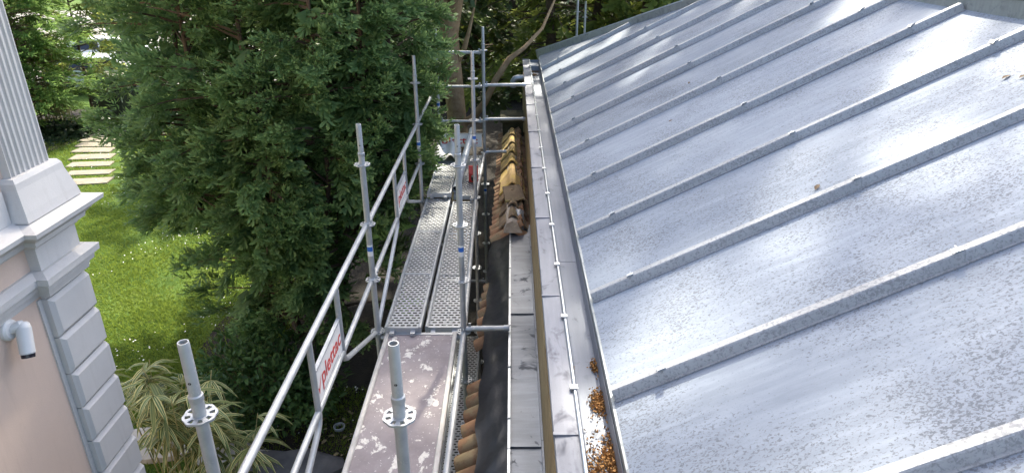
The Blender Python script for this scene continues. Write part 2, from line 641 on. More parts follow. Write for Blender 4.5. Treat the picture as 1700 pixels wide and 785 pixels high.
def spray_proto(seed, L=.34, ntw=9, nneed=5, wid=.15, nl=.034, nw=.012, droop=.10):
    """a flat conifer spray: axis along +x, side twigs to both sides, each with short needles"""
    r = random.Random(seed)
    V, T, tip = [], [], []

    def tri(p, d, side, ln, w, t):
        i = len(V)
        V.append(p - side * w * .5)
        V.append(p + side * w * .5)
        V.append(p + d * ln)
        T.append((i, i + 1, i + 2))
        tip.extend([t * .7, t * .7, t])

    def twig(p0, d0, ln, t0, t1, nn):
        up = Vector((0, 0, 1))
        side = d0.cross(up).normalized()
        for q in range(nn):
            u = (q + .5) / nn
            p = p0 + d0 * (ln * u) + Vector((0, 0, -droop * .5 * u * u * ln / .1 * .1))
            t = t0 + (t1 - t0) * u
            for sg in (-1, 1):
                d = (d0 * r.uniform(.75, 1.1) + side * sg * r.uniform(.5, .95) + up * r.uniform(-.3, .3)).normalized()
                tri(p, d, d.cross(up).normalized(), nl * r.uniform(.8, 1.25), nw * r.uniform(.8, 1.3), t)
        tri(p0 + d0 * ln * .9, d0, side, nl * 1.2, nw, t1)

    for k in range(ntw):
        u = (k + .6) / ntw
        p = Vector((L * u, 0, -droop * u * u * L / .34))
        for sg in (-1, 1):
            if r.random() < .12:
                continue
            ang = r.uniform(.7, 1.05)
            d = Vector((math.cos(ang), sg * math.sin(ang), r.uniform(-.35, .1))).normalized()
            ln = wid * (1 - .75 * u) * r.uniform(.7, 1.2)
            twig(p, d, ln, u * .55, u * .6 + .4, max(2, int(nneed * (1 - .5 * u) + .5)))
    twig(Vector((L * .85, 0, -droop * .72 * L / .34)), Vector((1, 0, -.25)).normalized(), L * .2, .8, 1, 3)
    return np.array([tuple(v) for v in V]), np.array(T), np.array(tip)




def tuft_proto(seed, L=.2, ntw=8, nl=.034, nw=.0165, cone=.75):
    """a yew shoot: short twigs fanning out round the axis, each with a double row of needles"""
    r = random.Random(seed)
    V, T, tip = [], [], []
    for k in range(ntw):
        u = r.uniform(0, .75)
        p0 = Vector((L * u, r.uniform(-.01, .01), r.uniform(-.01, .01)))
        d = Vector((1, r.gauss(0, cone), r.gauss(0, cone * .75))).normalized()
        ln = r.uniform(.05, .125) if k else L * .5
        sd = d.cross(Vector((r.gauss(0, .3), r.gauss(0, .3), 1))).normalized()
        nrm = d.cross(sd)
        for q in range(4):
            t = (q + .4) / 4
            p = p0 + d * (ln * t) + Vector((0, 0, -.03 * t * t))
            for sg in ((-1, 1) if q < 3 else (0,)):
                nd = (d * r.uniform(.5, .9) + sd * sg * r.uniform(.6, 1) + nrm * r.uniform(-.25, .25)).normalized()
                w = nd.cross(nrm).normalized() * nw * .5 * r.uniform(.8, 1.3)
                i = len(V)
                V += [p - w, p + w, p + nd * nl * r.uniform(.8, 1.3)]
                T.append((i, i + 1, i + 2))
                tt = min(1, .15 + .85 * t * (.4 + .6 * u / .75))
                tip += [tt * .8, tt * .8, tt]
    return np.array([tuple(v) for v in V]), np.array(T), np.array(tip)


def strip_proto(seed, L=.2, ntw=9, l0=.05, l1=.11, w=.028, cy=.8, cz=.35):
    """a shoot whose side twigs are dense needle strips: each strip a rounded lobe of four triangles"""
    r = random.Random(seed)
    V, T, tip = [], [], []
    for k in range(ntw):
        u = (k + r.random()) / ntw * .8
        p0 = Vector((L * u, r.uniform(-.008, .008), r.uniform(-.008, .008)))
        sg = 1 if k % 2 else -1
        d = Vector((1, sg * abs(r.gauss(cy * .8, cy * .4)), r.gauss(0, cz))).normalized() if k < ntw - 1 else Vector((1, r.gauss(0, .1), .1)).normalized()
        ln = r.uniform(l0, l1) * (1.15 - .4 * u)
        sd = d.cross(Vector((r.gauss(0, .45), r.gauss(0, .45), 1))).normalized()
        nrm = d.cross(sd)
        i = len(V)
        for (t, ww, z) in ((0, .22, 0), (.35, .95, .1), (.72, 1.0, .06), (1, .0, -.10)):
            c_ = p0 + d * (ln * t) + nrm * (z * ln)
            if ww > 0:
                a = ww * w * .5 * r.uniform(.85, 1.2)
                V += [c_ - sd * a, c_ + sd * a]
            else:
                V += [c_]
        T += [(i, i + 1, i + 3), (i, i + 3, i + 2), (i + 2, i + 3, i + 5), (i + 2, i + 5, i + 4), (i + 4, i + 5, i + 6)]
        b = .15 + .5 * u / .8
        tip += [b * .4, b * .4, b * .7, b * .7, b + .2, b + .2, min(1, b + .4)]
    return np.array([tuple(v) for v in V]), np.array(T), np.array(tip)


YEW = [strip_proto(s, .20, 10, .045, .10, .021) for s in (1, 2, 3, 4, 5, 6)]
FAR = [strip_proto(s, .34, 8, .10, .20, .060) for s in (11, 12, 13, 14)]
CYP = [strip_proto(s, .42, 11, .09, .19, .026, .5, .25) for s in (21, 22, 23, 24)]


def conifer_crown(rng, leaders, nb, ns, sc, rise=.4, fall=.55, t0=.3, flat=.25, droop=.25, zpow=1.0, shape=None, out=.9, spread=.75, jit=.05, vert=.22):
    """leaders: (x, y, zbase, ztop, radius). Returns spray arrays plus bough polylines"""
    P, A, N, Sx, boughs, Bv = [], [], [], [], [], []
    for (lx, ly, z0, z1, rad) in leaders:
        n = int(nb)
        u = ((np.arange(n) + rng.random(n)) / n) ** zpow
        az = rng.random(n) * 2 * np.pi
        for i in range(n):
            ui = u[i]
            prof = (1 - ui ** 1.6) ** .75 * (.72 + .28 * min(1, ui / .12)) if shape is None else shape(ui)
            ln = rad * max(.18, prof) * rng.uniform(.72, 1.18)
            d = np.array([math.cos(az[i]), math.sin(az[i]), 0])
            b0 = np.array([lx, ly, z0 + (z1 - z0) * ui])
            ri = rise * rng.uniform(.6, 1.4)
            fa = fall * rng.uniform(.6, 1.4)
            f = lambda t: b0 + ln * (d * t + np.array([0, 0, 1.]) * (ri * t - fa * t * t))
            boughs.append([f(0), f(.35), f(.7), f(1.0)])
            m = max(3, int(ns * (.5 + .5 * ln / rad)))
            t = t0 + (1 - t0) * np.sqrt((np.arange(m) + rng.random(m)) / m)
            bv = rng.random()
            for tt in t:
                Bv.append(.6 * bv + .4 * rng.random())
                p = f(tt)
                tg = (f(min(1, tt + .02)) - f(tt - .02))
                tg /= np.linalg.norm(tg)
                side = np.array([-d[1], d[0], 0])
                a = tg + side * rng.normal(0, spread * (1.1 - .6 * tt)) + np.array([0, 0, 1]) * (rng.normal(0, vert) - droop)
                nn = np.array([0, 0, 1]) + d * rng.uniform(.1, 1) * out + rng.normal(0, flat, 3)
                P.append(p + rng.normal(0, jit, 3))
                A.append(a)
                N.append(nn)
                Sx.append(sc * rng.uniform(.7, 1.3))
    return np.array(P), np.array(A), np.array(N), (np.array(Sx), np.array(Bv)), boughs


def foliage_part(name, protos, arr, mat, parent, rng):
    P, A, N, Sx = arr
    V, T, v, t = scatter(protos, P, A, N, Sx, rng)
    return link(name, mesh_np(name, V, T, M[mat], {'v': v, 't': t}), parent)


def tri_count(o):
    return len(o.data.polygons)


def conifer(name, label, base, leaders, nb, ns, sc, protos, mat, bark, group=None, seed=1, trunk_r=.16, trunk=None, inner=0, twig='bark_dark', **kw):
    rng = np.random.default_rng(seed)
    root = empty(name, base, label, 'tree', group)
    loc = [(a - base[0], b - base[1], c_, d_, e_) for a, b, c_, d_, e_ in leaders]
    P, A, N, Sx, bo = conifer_crown(rng, loc, nb, ns, sc, **kw)
    foliage_part('crown', protos, (P, A, N, Sx), mat, root, rng)
    if inner:
        P2, A2, N2, S2, _ = conifer_crown(rng, [(a, b, c_ + .15, d_, e_ * .66) for a, b, c_, d_, e_ in loc], 30, 11, inner, rise=.3, fall=.5, t0=.15, shape=kw.get('shape'))
        foliage_part('inner_foliage', protos, (P2, A2, N2, S2), mat, root, rng)
    m = MB()
    for q in bo:
        m.tube([Vector(x) for x in q], [.022, .016, .010, .005], 3, False)
    tag(m.build('branches', M[twig], root), kind='stuff')
    m = MB()
    if trunk:
        for pts, rs in trunk:
            m.tube([(x - base[0], y - base[1], z) for x, y, z in pts], rs, 10)
    else:
        for (lx, ly, z0, z1, rad) in loc:
            m.tube([(lx * .35, ly * .35, 0), (lx * .6, ly * .6, z0 * .6), (lx, ly, (z0 + z1) * .4), (lx, ly, z1)],
                   [trunk_r, trunk_r * .85, trunk_r * .5, .02], 8)
    m.build('trunk', M[bark], root, True)
    return root


# ------------------------------------------------------------------ the big yew beside the scaffold
YB = (-3.7, 10.2, 0)
leaders = [(-3.6, 10.2, 1.8, 9.0, 1.75), (-4.6, 9.5, 2.5, 8.2, 1.05), (-2.7, 9.1, 1.1, 7.6, 1.4), (-2.2, 10.3, 1.7, 7.6, 1.15),
           (-4.6, 11.4, 2.3, 8.8, 1.45), (-3.3, 8.45, 1.0, 7.6, 1.3), (-2.7, 11.6, 1.8, 8.2, 1.35), (-4.1, 8.7, 2.3, 7.0, .95),
           (-4.75, 10.3, 2.4, 8.4, 1.0), (-5.0, 10.0, 1.9, 2.9, .85), (-3.9, 11.9, 2.0, 9.2, 1.7), (-2.35, 8.2, 1.2, 6.6, .95), (-3.0, 7.9, 1.2, 4.6, .75), (-1.9, 9.3, 2.2, 7.0, .75), (-1.55, 8.7, 3.0, 7.0, .68), (-1.8, 8.3, 2.7, 6.0, .5)]
conifer('yew_tree', 'huge dark green yew with dense hanging sprays beside the scaffold deck', YB, leaders, 62, 28, 1.08, YEW, 'leaf_yew', 'bark_dark',
        seed=5, trunk_r=.06, inner=1.5, rise=.45, fall=.3, t0=.45, droop=-.12, out=1.0, spread=.7, jit=.055, vert=.45, shape=lambda u: (1 - u ** 4) ** .6 * (.75 + .25 * min(1, u / .15)))

# ------------------------------------------------------------------ trees behind
t1 = at(752, 140, Y=13.3)
tx = t1.x
conifer('old_yew_tree', 'tree with thick bare brown trunk and rising limb behind the scaffold end', (tx, 13.3, 0),
        [(tx - .6, 14.2, 5.4, 8.5, 2.2), (tx + 1.3, 14.6, 10.8, 19, 2.5), (tx - 1.6, 13.6, 4.6, 8.5, 1.9), (tx + 3.4, 15.0, 10.8, 20, 2.5), (tx + 2.2, 13.6, 11.0, 18, 2.0)], 70, 10, 1.35, FAR, 'leaf_yew_dark', 'bark_yew', seed=21, shape=lambda u: (1 - u ** 4) ** .7,  # high leaders, above the view, are shaped to shade villa, deck and roof
        trunk=[([(tx + .12, 13.3, 0), (tx + .1, 13.3, 1.8), (tx + .02, 13.3, 3.2), (tx - .05, 13.3, 4.25), (tx + .12, 13.3, 4.9), (tx + .28, 13.35, 5.3),
                 (tx + .55, 13.5, 5.9), (tx + .8, 13.8, 7.2), (tx + .9, 14.2, 9)], [.24, .20, .19, .19, .14, .12, .11, .09, .05]),
               ([(tx - .05, 13.3, 4.2), (tx - .12, 13.3, 4.9), (tx - .1, 13.35, 5.8), (tx - .4, 13.8, 8.5)], [.14, .1, .09, .05]),
               ([(tx + .06, 13.3, 2.45), (tx + .35, 13.25, 2.62), (tx + .62, 13.2, 2.95), (tx + .85, 13.2, 3.42), (tx + 1.1, 13.3, 3.78), (tx + 1.4, 13.4, 3.98), (tx + 1.75, 13.7, 4.3), (tx + 2.1, 14.6, 4.9), (tx + 2.3, 15.6, 5.8)], [.085, .08, .07, .065, .055, .04, .03, .02, .008]),
               ([(tx + .02, 13.3, 3.6), (tx + .25, 13.2, 4.0), (tx + .36, 13.1, 4.35), (tx + .5, 13.1, 4.9)], [.07, .05, .035, .012])])

BT = 'conifers massed behind the roof'
bt = [
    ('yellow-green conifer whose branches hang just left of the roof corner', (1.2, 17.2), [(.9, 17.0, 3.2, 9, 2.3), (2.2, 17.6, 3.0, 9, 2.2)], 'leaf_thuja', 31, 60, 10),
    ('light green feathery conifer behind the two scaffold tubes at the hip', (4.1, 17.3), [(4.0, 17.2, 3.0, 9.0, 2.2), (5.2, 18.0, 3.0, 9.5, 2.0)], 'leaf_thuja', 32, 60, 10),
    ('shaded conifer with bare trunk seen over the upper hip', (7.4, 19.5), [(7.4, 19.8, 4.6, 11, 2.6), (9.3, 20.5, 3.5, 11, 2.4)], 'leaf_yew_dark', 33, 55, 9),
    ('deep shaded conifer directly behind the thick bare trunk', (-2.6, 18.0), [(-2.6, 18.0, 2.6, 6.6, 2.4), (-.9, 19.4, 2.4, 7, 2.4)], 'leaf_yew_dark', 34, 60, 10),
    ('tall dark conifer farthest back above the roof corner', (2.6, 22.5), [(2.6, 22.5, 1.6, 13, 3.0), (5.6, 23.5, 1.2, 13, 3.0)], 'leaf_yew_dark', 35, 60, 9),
    ('tall pine whose bare lower trunk shows over the hip', (3.3, 16.6), [(4.2, 15.6, 10.8, 20, 2.3), (3.2, 16.8, 11, 18, 2.0)], 'leaf_yew_dark', 37, 60, 10),  # crown is out of view, added to shade gutter and roof edge
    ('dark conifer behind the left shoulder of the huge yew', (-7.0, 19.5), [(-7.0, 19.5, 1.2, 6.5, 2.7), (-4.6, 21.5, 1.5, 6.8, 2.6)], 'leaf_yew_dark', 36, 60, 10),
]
for lab, b, ld, mt, sd, nb, ns in bt:
    conifer('conifer', lab, (b[0], b[1], 0), ld, nb + 20, ns + 2, 1.3, FAR, mt, 'bark_dark', BT, sd, .2, rise=.25, fall=.5, droop=.12, shape=lambda u: (1 - u ** 3) ** .7)

# dark hedge that closes the wood at the back
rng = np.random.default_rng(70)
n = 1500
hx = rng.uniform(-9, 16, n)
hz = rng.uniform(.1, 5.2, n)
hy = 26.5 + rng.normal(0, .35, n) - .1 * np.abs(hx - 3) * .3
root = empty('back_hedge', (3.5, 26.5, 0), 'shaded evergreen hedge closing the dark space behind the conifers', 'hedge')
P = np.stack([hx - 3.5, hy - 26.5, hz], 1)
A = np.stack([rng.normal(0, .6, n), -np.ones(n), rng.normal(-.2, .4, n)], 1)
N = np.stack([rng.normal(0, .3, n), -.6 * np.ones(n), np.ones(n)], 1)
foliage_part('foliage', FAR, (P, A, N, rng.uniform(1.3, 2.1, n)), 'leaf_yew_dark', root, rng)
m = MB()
m.box(-12, 12.5, .25, .6, 0, 5.0)  # one solid dark slab closing the hedge behind its sprays
m.build('dark_backing', M['bark_dark'], root)

# bright cypress trees at the left, behind the villa corner
cy = [((-15.1, 21.0), [(-15.1, 21.0, .5, 6.0, 1.65)], 'bright green cypress with layered feathery sprays beside the fluted pilaster', 41),
      ((-17.0, 21.2), [(-17.0, 21.2, .7, 6.0, 2.0)], 'second cypress, half hidden behind the fluted pilaster', 42),
      ((-15.3, 24.2), [(-15.1, 24.2, 1.2, 8, 1.4)], 'darker cypress rising beside the black cabinet', 43)]
for (b, ld, lab, sd) in cy:
    conifer('cypress_tree', lab, (b[0], b[1], 0), ld, 200 if sd != 43 else 110, 13, 1.25, CYP, 'leaf_cypress' if sd != 43 else 'leaf_thuja', 'bark_dark', 'cypresses along the garden path', sd,
            .06, inner=1.5, rise=.35, fall=.3, droop=-.02, flat=.35, t0=.5, shape=lambda u: (1 - u ** 4) * .95)


# broad leaves
def leaf_proto(seed, L=.1, Wd=.04, fold=.012, curl=.02):
    V = np.array([(0, 0, 0), (L * .35, Wd * .5, fold), (L * .35, -Wd * .5, fold), (L * .75, Wd * .36, fold * .6 - curl * .4), (L * .75, -Wd * .36, fold * .6 - curl * .4),
                  (L, 0, -curl), (L * .35, 0, 0), (L * .75, 0, -curl * .4)])
    T = np.array([(0, 6, 1), (0, 2, 6), (1, 6, 7), (1, 7, 3), (6, 2, 4), (6, 4, 7), (3, 7, 5), (7, 4, 5)])
    return V, T, np.array([.1, .5, .5, .8, .8, 1, .4, .8])


def leaf_mass(center, rad, n, seed, scale, up=.7):
    rng = np.random.default_rng(seed)
    d = norm(rng.normal(0, 1, (n, 3)))
    d[:, 2] = np.abs(d[:, 2]) * 1.0
    lump = 1 + .18 * np.sin(d[:, 0] * 5 + seed) * np.cos(d[:, 1] * 4) + .12 * np.sin(d[:, 2] * 9 + d[:, 0] * 7)
    r = (rng.random(n) ** .35) * lump
    P = np.array(center) + d * r[:, None] * np.array(rad)
    A = d + rng.normal(0, .6, (n, 3))
    N = d * .6 + np.array([0, 0, up]) + rng.normal(0, .3, (n, 3))
    return P, A, N, scale * rng.uniform(.7, 1.3, n), rng


root = empty('laurel_bush', (-3.25, 7.35, 0), 'glossy broadleaf bush growing at the foot of the yew', 'bush')
P, A, N, Sx, rng = leaf_mass((0, 0, .25), (.95, .8, 1.15), 3400, 51, 1.0)
foliage_part('foliage', [leaf_proto(1, .11, .045)], (P, A, N, Sx), 'leaf_laurel', root, rng)
m = MB()
rr = random.Random(5)
for k in range(26):
    a = rr.uniform(0, 6.28)
    q = rr.uniform(.3, .8)
    m.tube([(0.05 * math.cos(a), .05 * math.sin(a), 0), (.4 * q * math.cos(a), .4 * q * math.sin(a), .5), (.8 * q * math.cos(a), .7 * q * math.sin(a), 1.1)], [.012, .009, .004], 4)
m.build('stems', M['twig'], root)

# ivy carpet below the cypresses
rng = np.random.default_rng(52)
n = 5200
c0 = at(112, 232, h=CAM_H)
ix = rng.uniform(-3.6, 2.8, n)
iy = .75 * np.sin(ix * 1.1) * .3 + rng.normal(0, .55, n) + .28 * ix + .9
P = np.stack([c0.x + ix, c0.y + iy, .03 + .45 * np.exp(-((iy - .28 * ix - .9) / .6) ** 2) * rng.random(n)], 1)
A = norm(rng.normal(0, 1, (n, 3)) * np.array([1, 1, .3]) + np.array([0, -.4, -.2]))
N = np.array([0, -.4, 1.]) + rng.normal(0, .35, (n, 3))
V, T, v, t = scatter([leaf_proto(2, .13, .12, .01, .02)], P, A, N, rng.uniform(.7, 1.3, n), rng)
tag(link('ivy', mesh_np('ivy', V, T, M['leaf_ivy'], {'v': v, 't': t})), 'dark ivy carpet under the cypresses beside the path', 'ivy', kind='stuff')

# slender canes beside the black cabinet
root = empty('cane_clump', (-15.0, 21.9, 0), 'clump of thin yellowish canes beside the black cabinet', 'plant')
rr = random.Random(9)
m = MB()
for k in range(34):
    x, y = rr.uniform(-.55, .55), rr.uniform(-.3, .3)
    lx, ly = rr.uniform(-.35, .35), rr.uniform(-.25, .25)
    hgt = rr.uniform(2.2, 3.6)
    m.tube([(x, y, 0), (x + lx * .4, y + ly * .4, hgt * .5), (x + lx, y + ly, hgt)], [.014, .012, .006], 5)
m.build('canes', M['cane'], root)
P, A, N, Sx, rng = leaf_mass((0, 0, 2.3), (.8, .5, 1.0), 700, 53, 1.2)
A[:, 2] -= .4
foliage_part('foliage', [leaf_proto(3, .14, .025)], (P, A, N, Sx), 'leaf_thuja', root, rng)

# ------------------------------------------------------------------ lawn: grass blades, daisies, fallen leaves
rng = np.random.default_rng(60)


def lawn_points(n, rng):
    y = rng.uniform(4.6, 23.5, n)
    x0 = -(y * .80 + 1.9)
    x1 = np.where(y > 8, np.where(y > 14, -5.5, -3.6), -1.6)
    x = x0 + (x1 - x0) * rng.random(n)
    return x, y


n = 270000
x, y = lawn_points(n, rng)
keep = rng.random(n) < np.clip(1.35 - y / 26, .35, 1)
sel = (np.sin(x * 1.9 + 1) * np.cos(y * 1.4) + np.sin(x * 4.1 + y * 3.3) * .5 + rng.normal(0, .6, n)) > -1.0
pc = [at(px_, py_, h=CAM_H) for px_, py_ in ((147, 302), (154, 261), (166, 233), (187, 214))]
for p in pc:
    pass
x, y = x[keep & sel], y[keep & sel]
inpath = np.zeros(len(x), bool)
for o in path.children:
    dx, dy = x - o.location.x, y - o.location.y
    inpath |= (dx > -.66) & (dx < .9) & (np.abs(dy) < .22)
x, y = x[~inpath], y[~inpath]
n = len(x)
hh = rng.uniform(.025, .06, n) * (1 + .35 * np.sin(x * 2.3) * np.sin(y * 1.7))
an = rng.random(n) * 6.283
w = .005 + .00045 * y
lean = rng.normal(0, .6, (n, 2)) * hh[:, None]
V = np.empty((n, 3, 3))
V[:, 0] = np.stack([x - np.cos(an) * w, y - np.sin(an) * w, np.zeros(n)], 1)
V[:, 1] = np.stack([x + np.cos(an) * w, y + np.sin(an) * w, np.zeros(n)], 1)
V[:, 2] = np.stack([x + lean[:, 0], y + lean[:, 1], hh], 1)
T = np.arange(n * 3).reshape(-1, 3)
patch = .5 + .25 * np.sin(x * .9 + 2) * np.cos(y * .8) + .25 * np.sin(x * 2.7 + y * 1.3)
vv = np.clip(patch * .6 + rng.random(n) * .4, 0, 1)
tag(link('grass', mesh_np('grass', V.reshape(-1, 3), T, M['grass'], {'v': np.repeat(vv, 3), 't': np.tile([0., 0., 1.], n)})),
    'short green grass of the garden lawn', 'grass', kind='stuff')

n = 5200
x, y = lawn_points(n, rng)
sel = (np.sin(x * 1.3 + .6) * np.cos(y * 1.1 + 1) + .6 * np.sin(x * 2.9 - y * 2.1) + rng.normal(0, .35, n)) > .35
x, y = x[sel], y[sel]
n = len(x)
r0 = rng.uniform(.008, .014, n)
th = np.arange(6) * math.pi / 3
z = rng.uniform(.04, .075, n)
tl = rng.normal(0, .4, (n, 2))
V = np.stack([x[:, None] + r0[:, None] * np.cos(th), y[:, None] + r0[:, None] * np.sin(th),
              z[:, None] + r0[:, None] * (tl[:, :1] * np.cos(th) + tl[:, 1:] * np.sin(th))], 2).reshape(-1, 3)
T = (np.array([(0, 1, 2), (0, 2, 3), (0, 3, 4), (0, 4, 5)])[None] + (np.arange(n) * 6)[:, None, None]).reshape(-1, 3)
tag(link('daisies', mesh_np('daisies', V, T, M['daisy'])), 'tiny white daisies sprinkled over the lawn', 'flowers', kind='stuff')

n = 220
x = rng.uniform(-2.7, -1.3, n)
y = rng.uniform(4.6, 7.5, n)
P = np.stack([x, y, np.full(n, .03)], 1)
V, T, v, t = scatter([leaf_proto(4, .085, .045, .008, .02)], P, np.stack([rng.normal(0, 1, n), rng.normal(0, 1, n), rng.normal(0, .1, n)], 1),
                     np.array([0, 0, 1.]) + rng.normal(0, .25, (n, 3)), rng.uniform(.6, 1.2, n), rng)
tag(link('fallen_leaves', mesh_np('fallen_leaves', V, T, M['leaf_fallen'], {'v': v, 't': t})), 'dry fallen leaves on the dark ground below the deck', 'leaves', kind='stuff')


# ------------------------------------------------------------------ variegated bamboo in front of the villa corner
def bamboo(x, y, seed, ncane, label):
    r = random.Random(seed)
    root = empty('bamboo_plant', (x, y, 0), label, 'plant', 'striped bamboo plants by the villa')
    m = MB()
    V, T, U, Vv = [], [], [], []
    for c_ in range(ncane):
        a = r.uniform(0, 6.28)
        b = r.uniform(.1, .5)
        h = r.uniform(1.0, 1.95)
        p0 = Vector((r.uniform(-.3, .3), r.uniform(-.25, .25), 0))
        p1 = p0 + Vector((math.cos(a) * b * .4, math.sin(a) * b * .4, h * .6))
        p2 = p0 + Vector((math.cos(a) * b, math.sin(a) * b, h))
        m.tube([p0, p1, p2], [.008, .007, .004], 5)
        for k in range(5):
            u = r.uniform(.45, 1)
            q = p1.lerp(p2, (u - .45) / .55)
            nl = r.choice((3, 4, 5))
            a0 = r.uniform(0, 6.28)
            for j in range(nl):
                az = a0 + (j - nl / 2) * .45 + r.uniform(-.2, .2)
                L = r.uniform(.22, .40)
                wd = r.uniform(.017, .028)
                el = r.uniform(-.1, .7)
                d = Vector((math.cos(az), math.sin(az), 0))
                sd = Vector((-math.sin(az), math.cos(az), 0))
                vr = r.random()
                prev = None
                for s_ in range(6):
                    t = s_ / 5
                    ww = wd * (math.sin(math.pi * min(1, t * .92 + .08)) ** .7 + .03) if s_ < 5 else .0006
                    cpt = q + d * (L * t * math.cos(el * (1 - t))) + Vector((0, 0, L * (math.sin(el) * t - .75 * t * t * r.uniform(.9, 1.1))))
                    i = len(V)
                    V += [cpt - sd * ww, cpt + Vector((0, 0, -ww * .35)), cpt + sd * ww]
                    U += [0, .5, 1]
                    Vv += [vr] * 3
                    if prev is not None:
                        for e in (0, 1):
                            T += [(prev + e, prev + e + 1, i + e + 1), (prev + e, i + e + 1, i + e)]
                    prev = i
    m.build('canes', M['cane'], root)
    link('leaves', mesh_np('leaves', np.array([tuple(v) for v in V]), np.array(T), M['leaf_bamboo'], {'u': np.array(U), 'v': np.array(Vv)}), root)


pb = at(285, 735, h=5.0)
bamboo(pb.x, pb.y, 1, 12, 'yellow striped bamboo right beside the villa corner')
pb = at(385, 775, h=5.2)
bamboo(pb.x, pb.y, 2, 9, 'yellow striped bamboo behind the near left scaffold post')
pb = at(235, 660, h=4.6)
bamboo(pb.x, pb.y, 3, 5, 'smaller striped bamboo tuft farthest along the villa corner')


def rock(name, label, cx, cy, rx, ry, h, seed, mat):
    m = MB()
    top = blob(0, 0, rx, ry, seed, 20, .2)
    n = len(top)
    vs = [(x * 1.06, y * 1.06, -.02) for x, y in top] + [(x, y, h * .8) for x, y in top] + [(x * .86, y * .86, h) for x, y in top]
    fs = [(i, (i + 1) % n, n + (i + 1) % n, n + i) for i in range(n)] + [(n + i, n + (i + 1) % n, 2 * n + (i + 1) % n, 2 * n + i) for i in range(n)]
    fs.append(tuple(range(2 * n, 3 * n)))
    m.add(vs, fs)
    o = m.build(name, mat)
    o.location = (cx, cy, 0)
    return tag(o, label, 'stone')


p = at(480, 770, h=5.9)
rock('flat_stone', 'dark flat stone lying in the grass below the guardrail', p.x, p.y, .52, .36, .1, 4, M['dark_stone'])
p = at(262, 728, h=5.9)
rock('flat_stone', 'pale stone slab showing between the striped bamboo leaves', p.x, p.y, .62, .34, .08, 8, M['stone_slab'])
p = at(395, 752, h=5.9)
rock('flat_stone', 'grey stone slab behind the bamboo next to the lawn', p.x, p.y, .55, .24, .08, 9, M['stone_slab'])

p = at(563, 706, h=5.95)
root = empty('drain_pipe_stub', (p.x, p.y, 0), 'short open white drain pipe standing in the soil', 'pipe')
m = MB()
m.lathe([(.068, -.05), (.07, .03), (.076, .032), (.077, .05), (.066, .053), (.062, .045), (.058, -.02)], 20)
m.build('pipe_wall', M['pvc_grey'], root, True)
m = MB()
m.lathe([(.059, -.018), (.0, -.019)], 20)
m.build('soil_fill', M['soil'], root)


# ------------------------------------------------------------------ villa at the left
K = 1.2
XQ = -2.3 * K            # face of the corner pilaster
YC = 3.262 * K           # far corner
YP0 = 2.94 * K           # near side of the pilaster
REC = .065               # wall recess behind the pilaster
zz = lambda q: CAM_H + q * K
villa = empty('villa', (XQ, YC, 0), 'peach villa with white fluted corner pilaster and pale stone quoins', 'building')
vl = lambda m_: (setattr(m_, 'v', [(a - XQ, b - YC, c_) for a, b, c_ in m_.v]), m_)[1]
XW = XQ - REC
vl(MB().box(-9, XW, -7, YC - REC, 0, 10.5)).build('wall', M['plaster_peach'], villa)
# quoins
zq = zz(-1.665)
hq = .2235 * K
while zq > .1:
    m = MB()
    z1, z0 = zq, max(.02, zq - hq)
    g, ch, pr = .004, .026, .022
    yA, yB = YP0, YC
    xA, xB = XQ - REC - .02, XQ
    # chamfered block showing its faces to +X and +Y
    yi0, yi1, zi0, zi1 = yA + ch, yB, z0 + g + ch, z1 - g - ch
    m.add([(xA, yA, z0 + g), (xA, yB, z0 + g), (xA, yB, z1 - g), (xA, yA, z1 - g),
           (xB - pr, yA, z0 + g), (xB - pr, yB, z0 + g), (xB - pr, yB, z1 - g), (xB - pr, yA, z1 - g),
           (xB, yA + ch, z0 + g + ch), (xB, yB, z0 + g + ch), (xB, yB, z1 - g - ch), (xB, yA + ch, z1 - g - ch)],
          [(0, 1, 5, 4), (1, 2, 6, 5), (2, 3, 7, 6), (3, 0, 4, 7), (4, 5, 9, 8), (5, 6, 10, 9), (6, 7, 11, 10), (7, 4, 8, 11), (8, 9, 10, 11)])
    m.box(XQ - .55, XQ - REC - .03, YC - .02, YC - .004, z0 + g, z1 - g)
    vl(m).build('quoin', M['plaster_white'], villa)
    zq -= hq
vl(MB().box(XW - .3, XQ - .04, YP0 + .012, YC - .012, 0, zz(-1.6))).build('pilaster_core', M['plaster_white'], villa)
# thin flat strip bordering the quoins
vl(MB().box(XW - .02, XW + .010, YP0 - .035, YP0 - .002, 0, zz(-1.66))).build('border_strip', M['plaster_white'], villa)


def moulding(name, steps, yfar, parent):
    """steps: (z_top, z_bottom, projection); runs along the wall, breaks forward round the pilaster and returns at the corner"""
    par = None
    for i, (za, zb, pj) in enumerate(steps):
        m = MB()
        out = [(-9, yfar + pj), (-9, -7), (XW + pj, -7), (XW + pj, YP0 - pj), (XQ + pj, YP0 - pj), (XQ + pj, yfar + pj)]
        m.prism(out, zb, za, 'z')
        o = vl(m).build(name if i == 0 else 'fillet', M['plaster_white'], par or parent)
        if i == 0:
            par = o
    return par


def slope_mould(name, za, zb, pa, pb, parent, mat='plaster_white'):
    m = MB()
    ring = lambda pj, z: [(-9, YC + pj, z), (-9, -7, z), (XW + pj, -7, z), (XW + pj, YP0 - pj, z), (XQ + pj, YP0 - pj, z), (XQ + pj, YC + pj, z)]
    m.add(ring(pb, zb) + ring(pa, za), [(i, (i + 1) % 6, 6 + (i + 1) % 6, 6 + i) for i in range(6)] + [(0, 1, 2, 3, 4, 5)[::-1], (6, 7, 8, 9, 10, 11)])
    return vl(m).build(name, M[mat], parent)


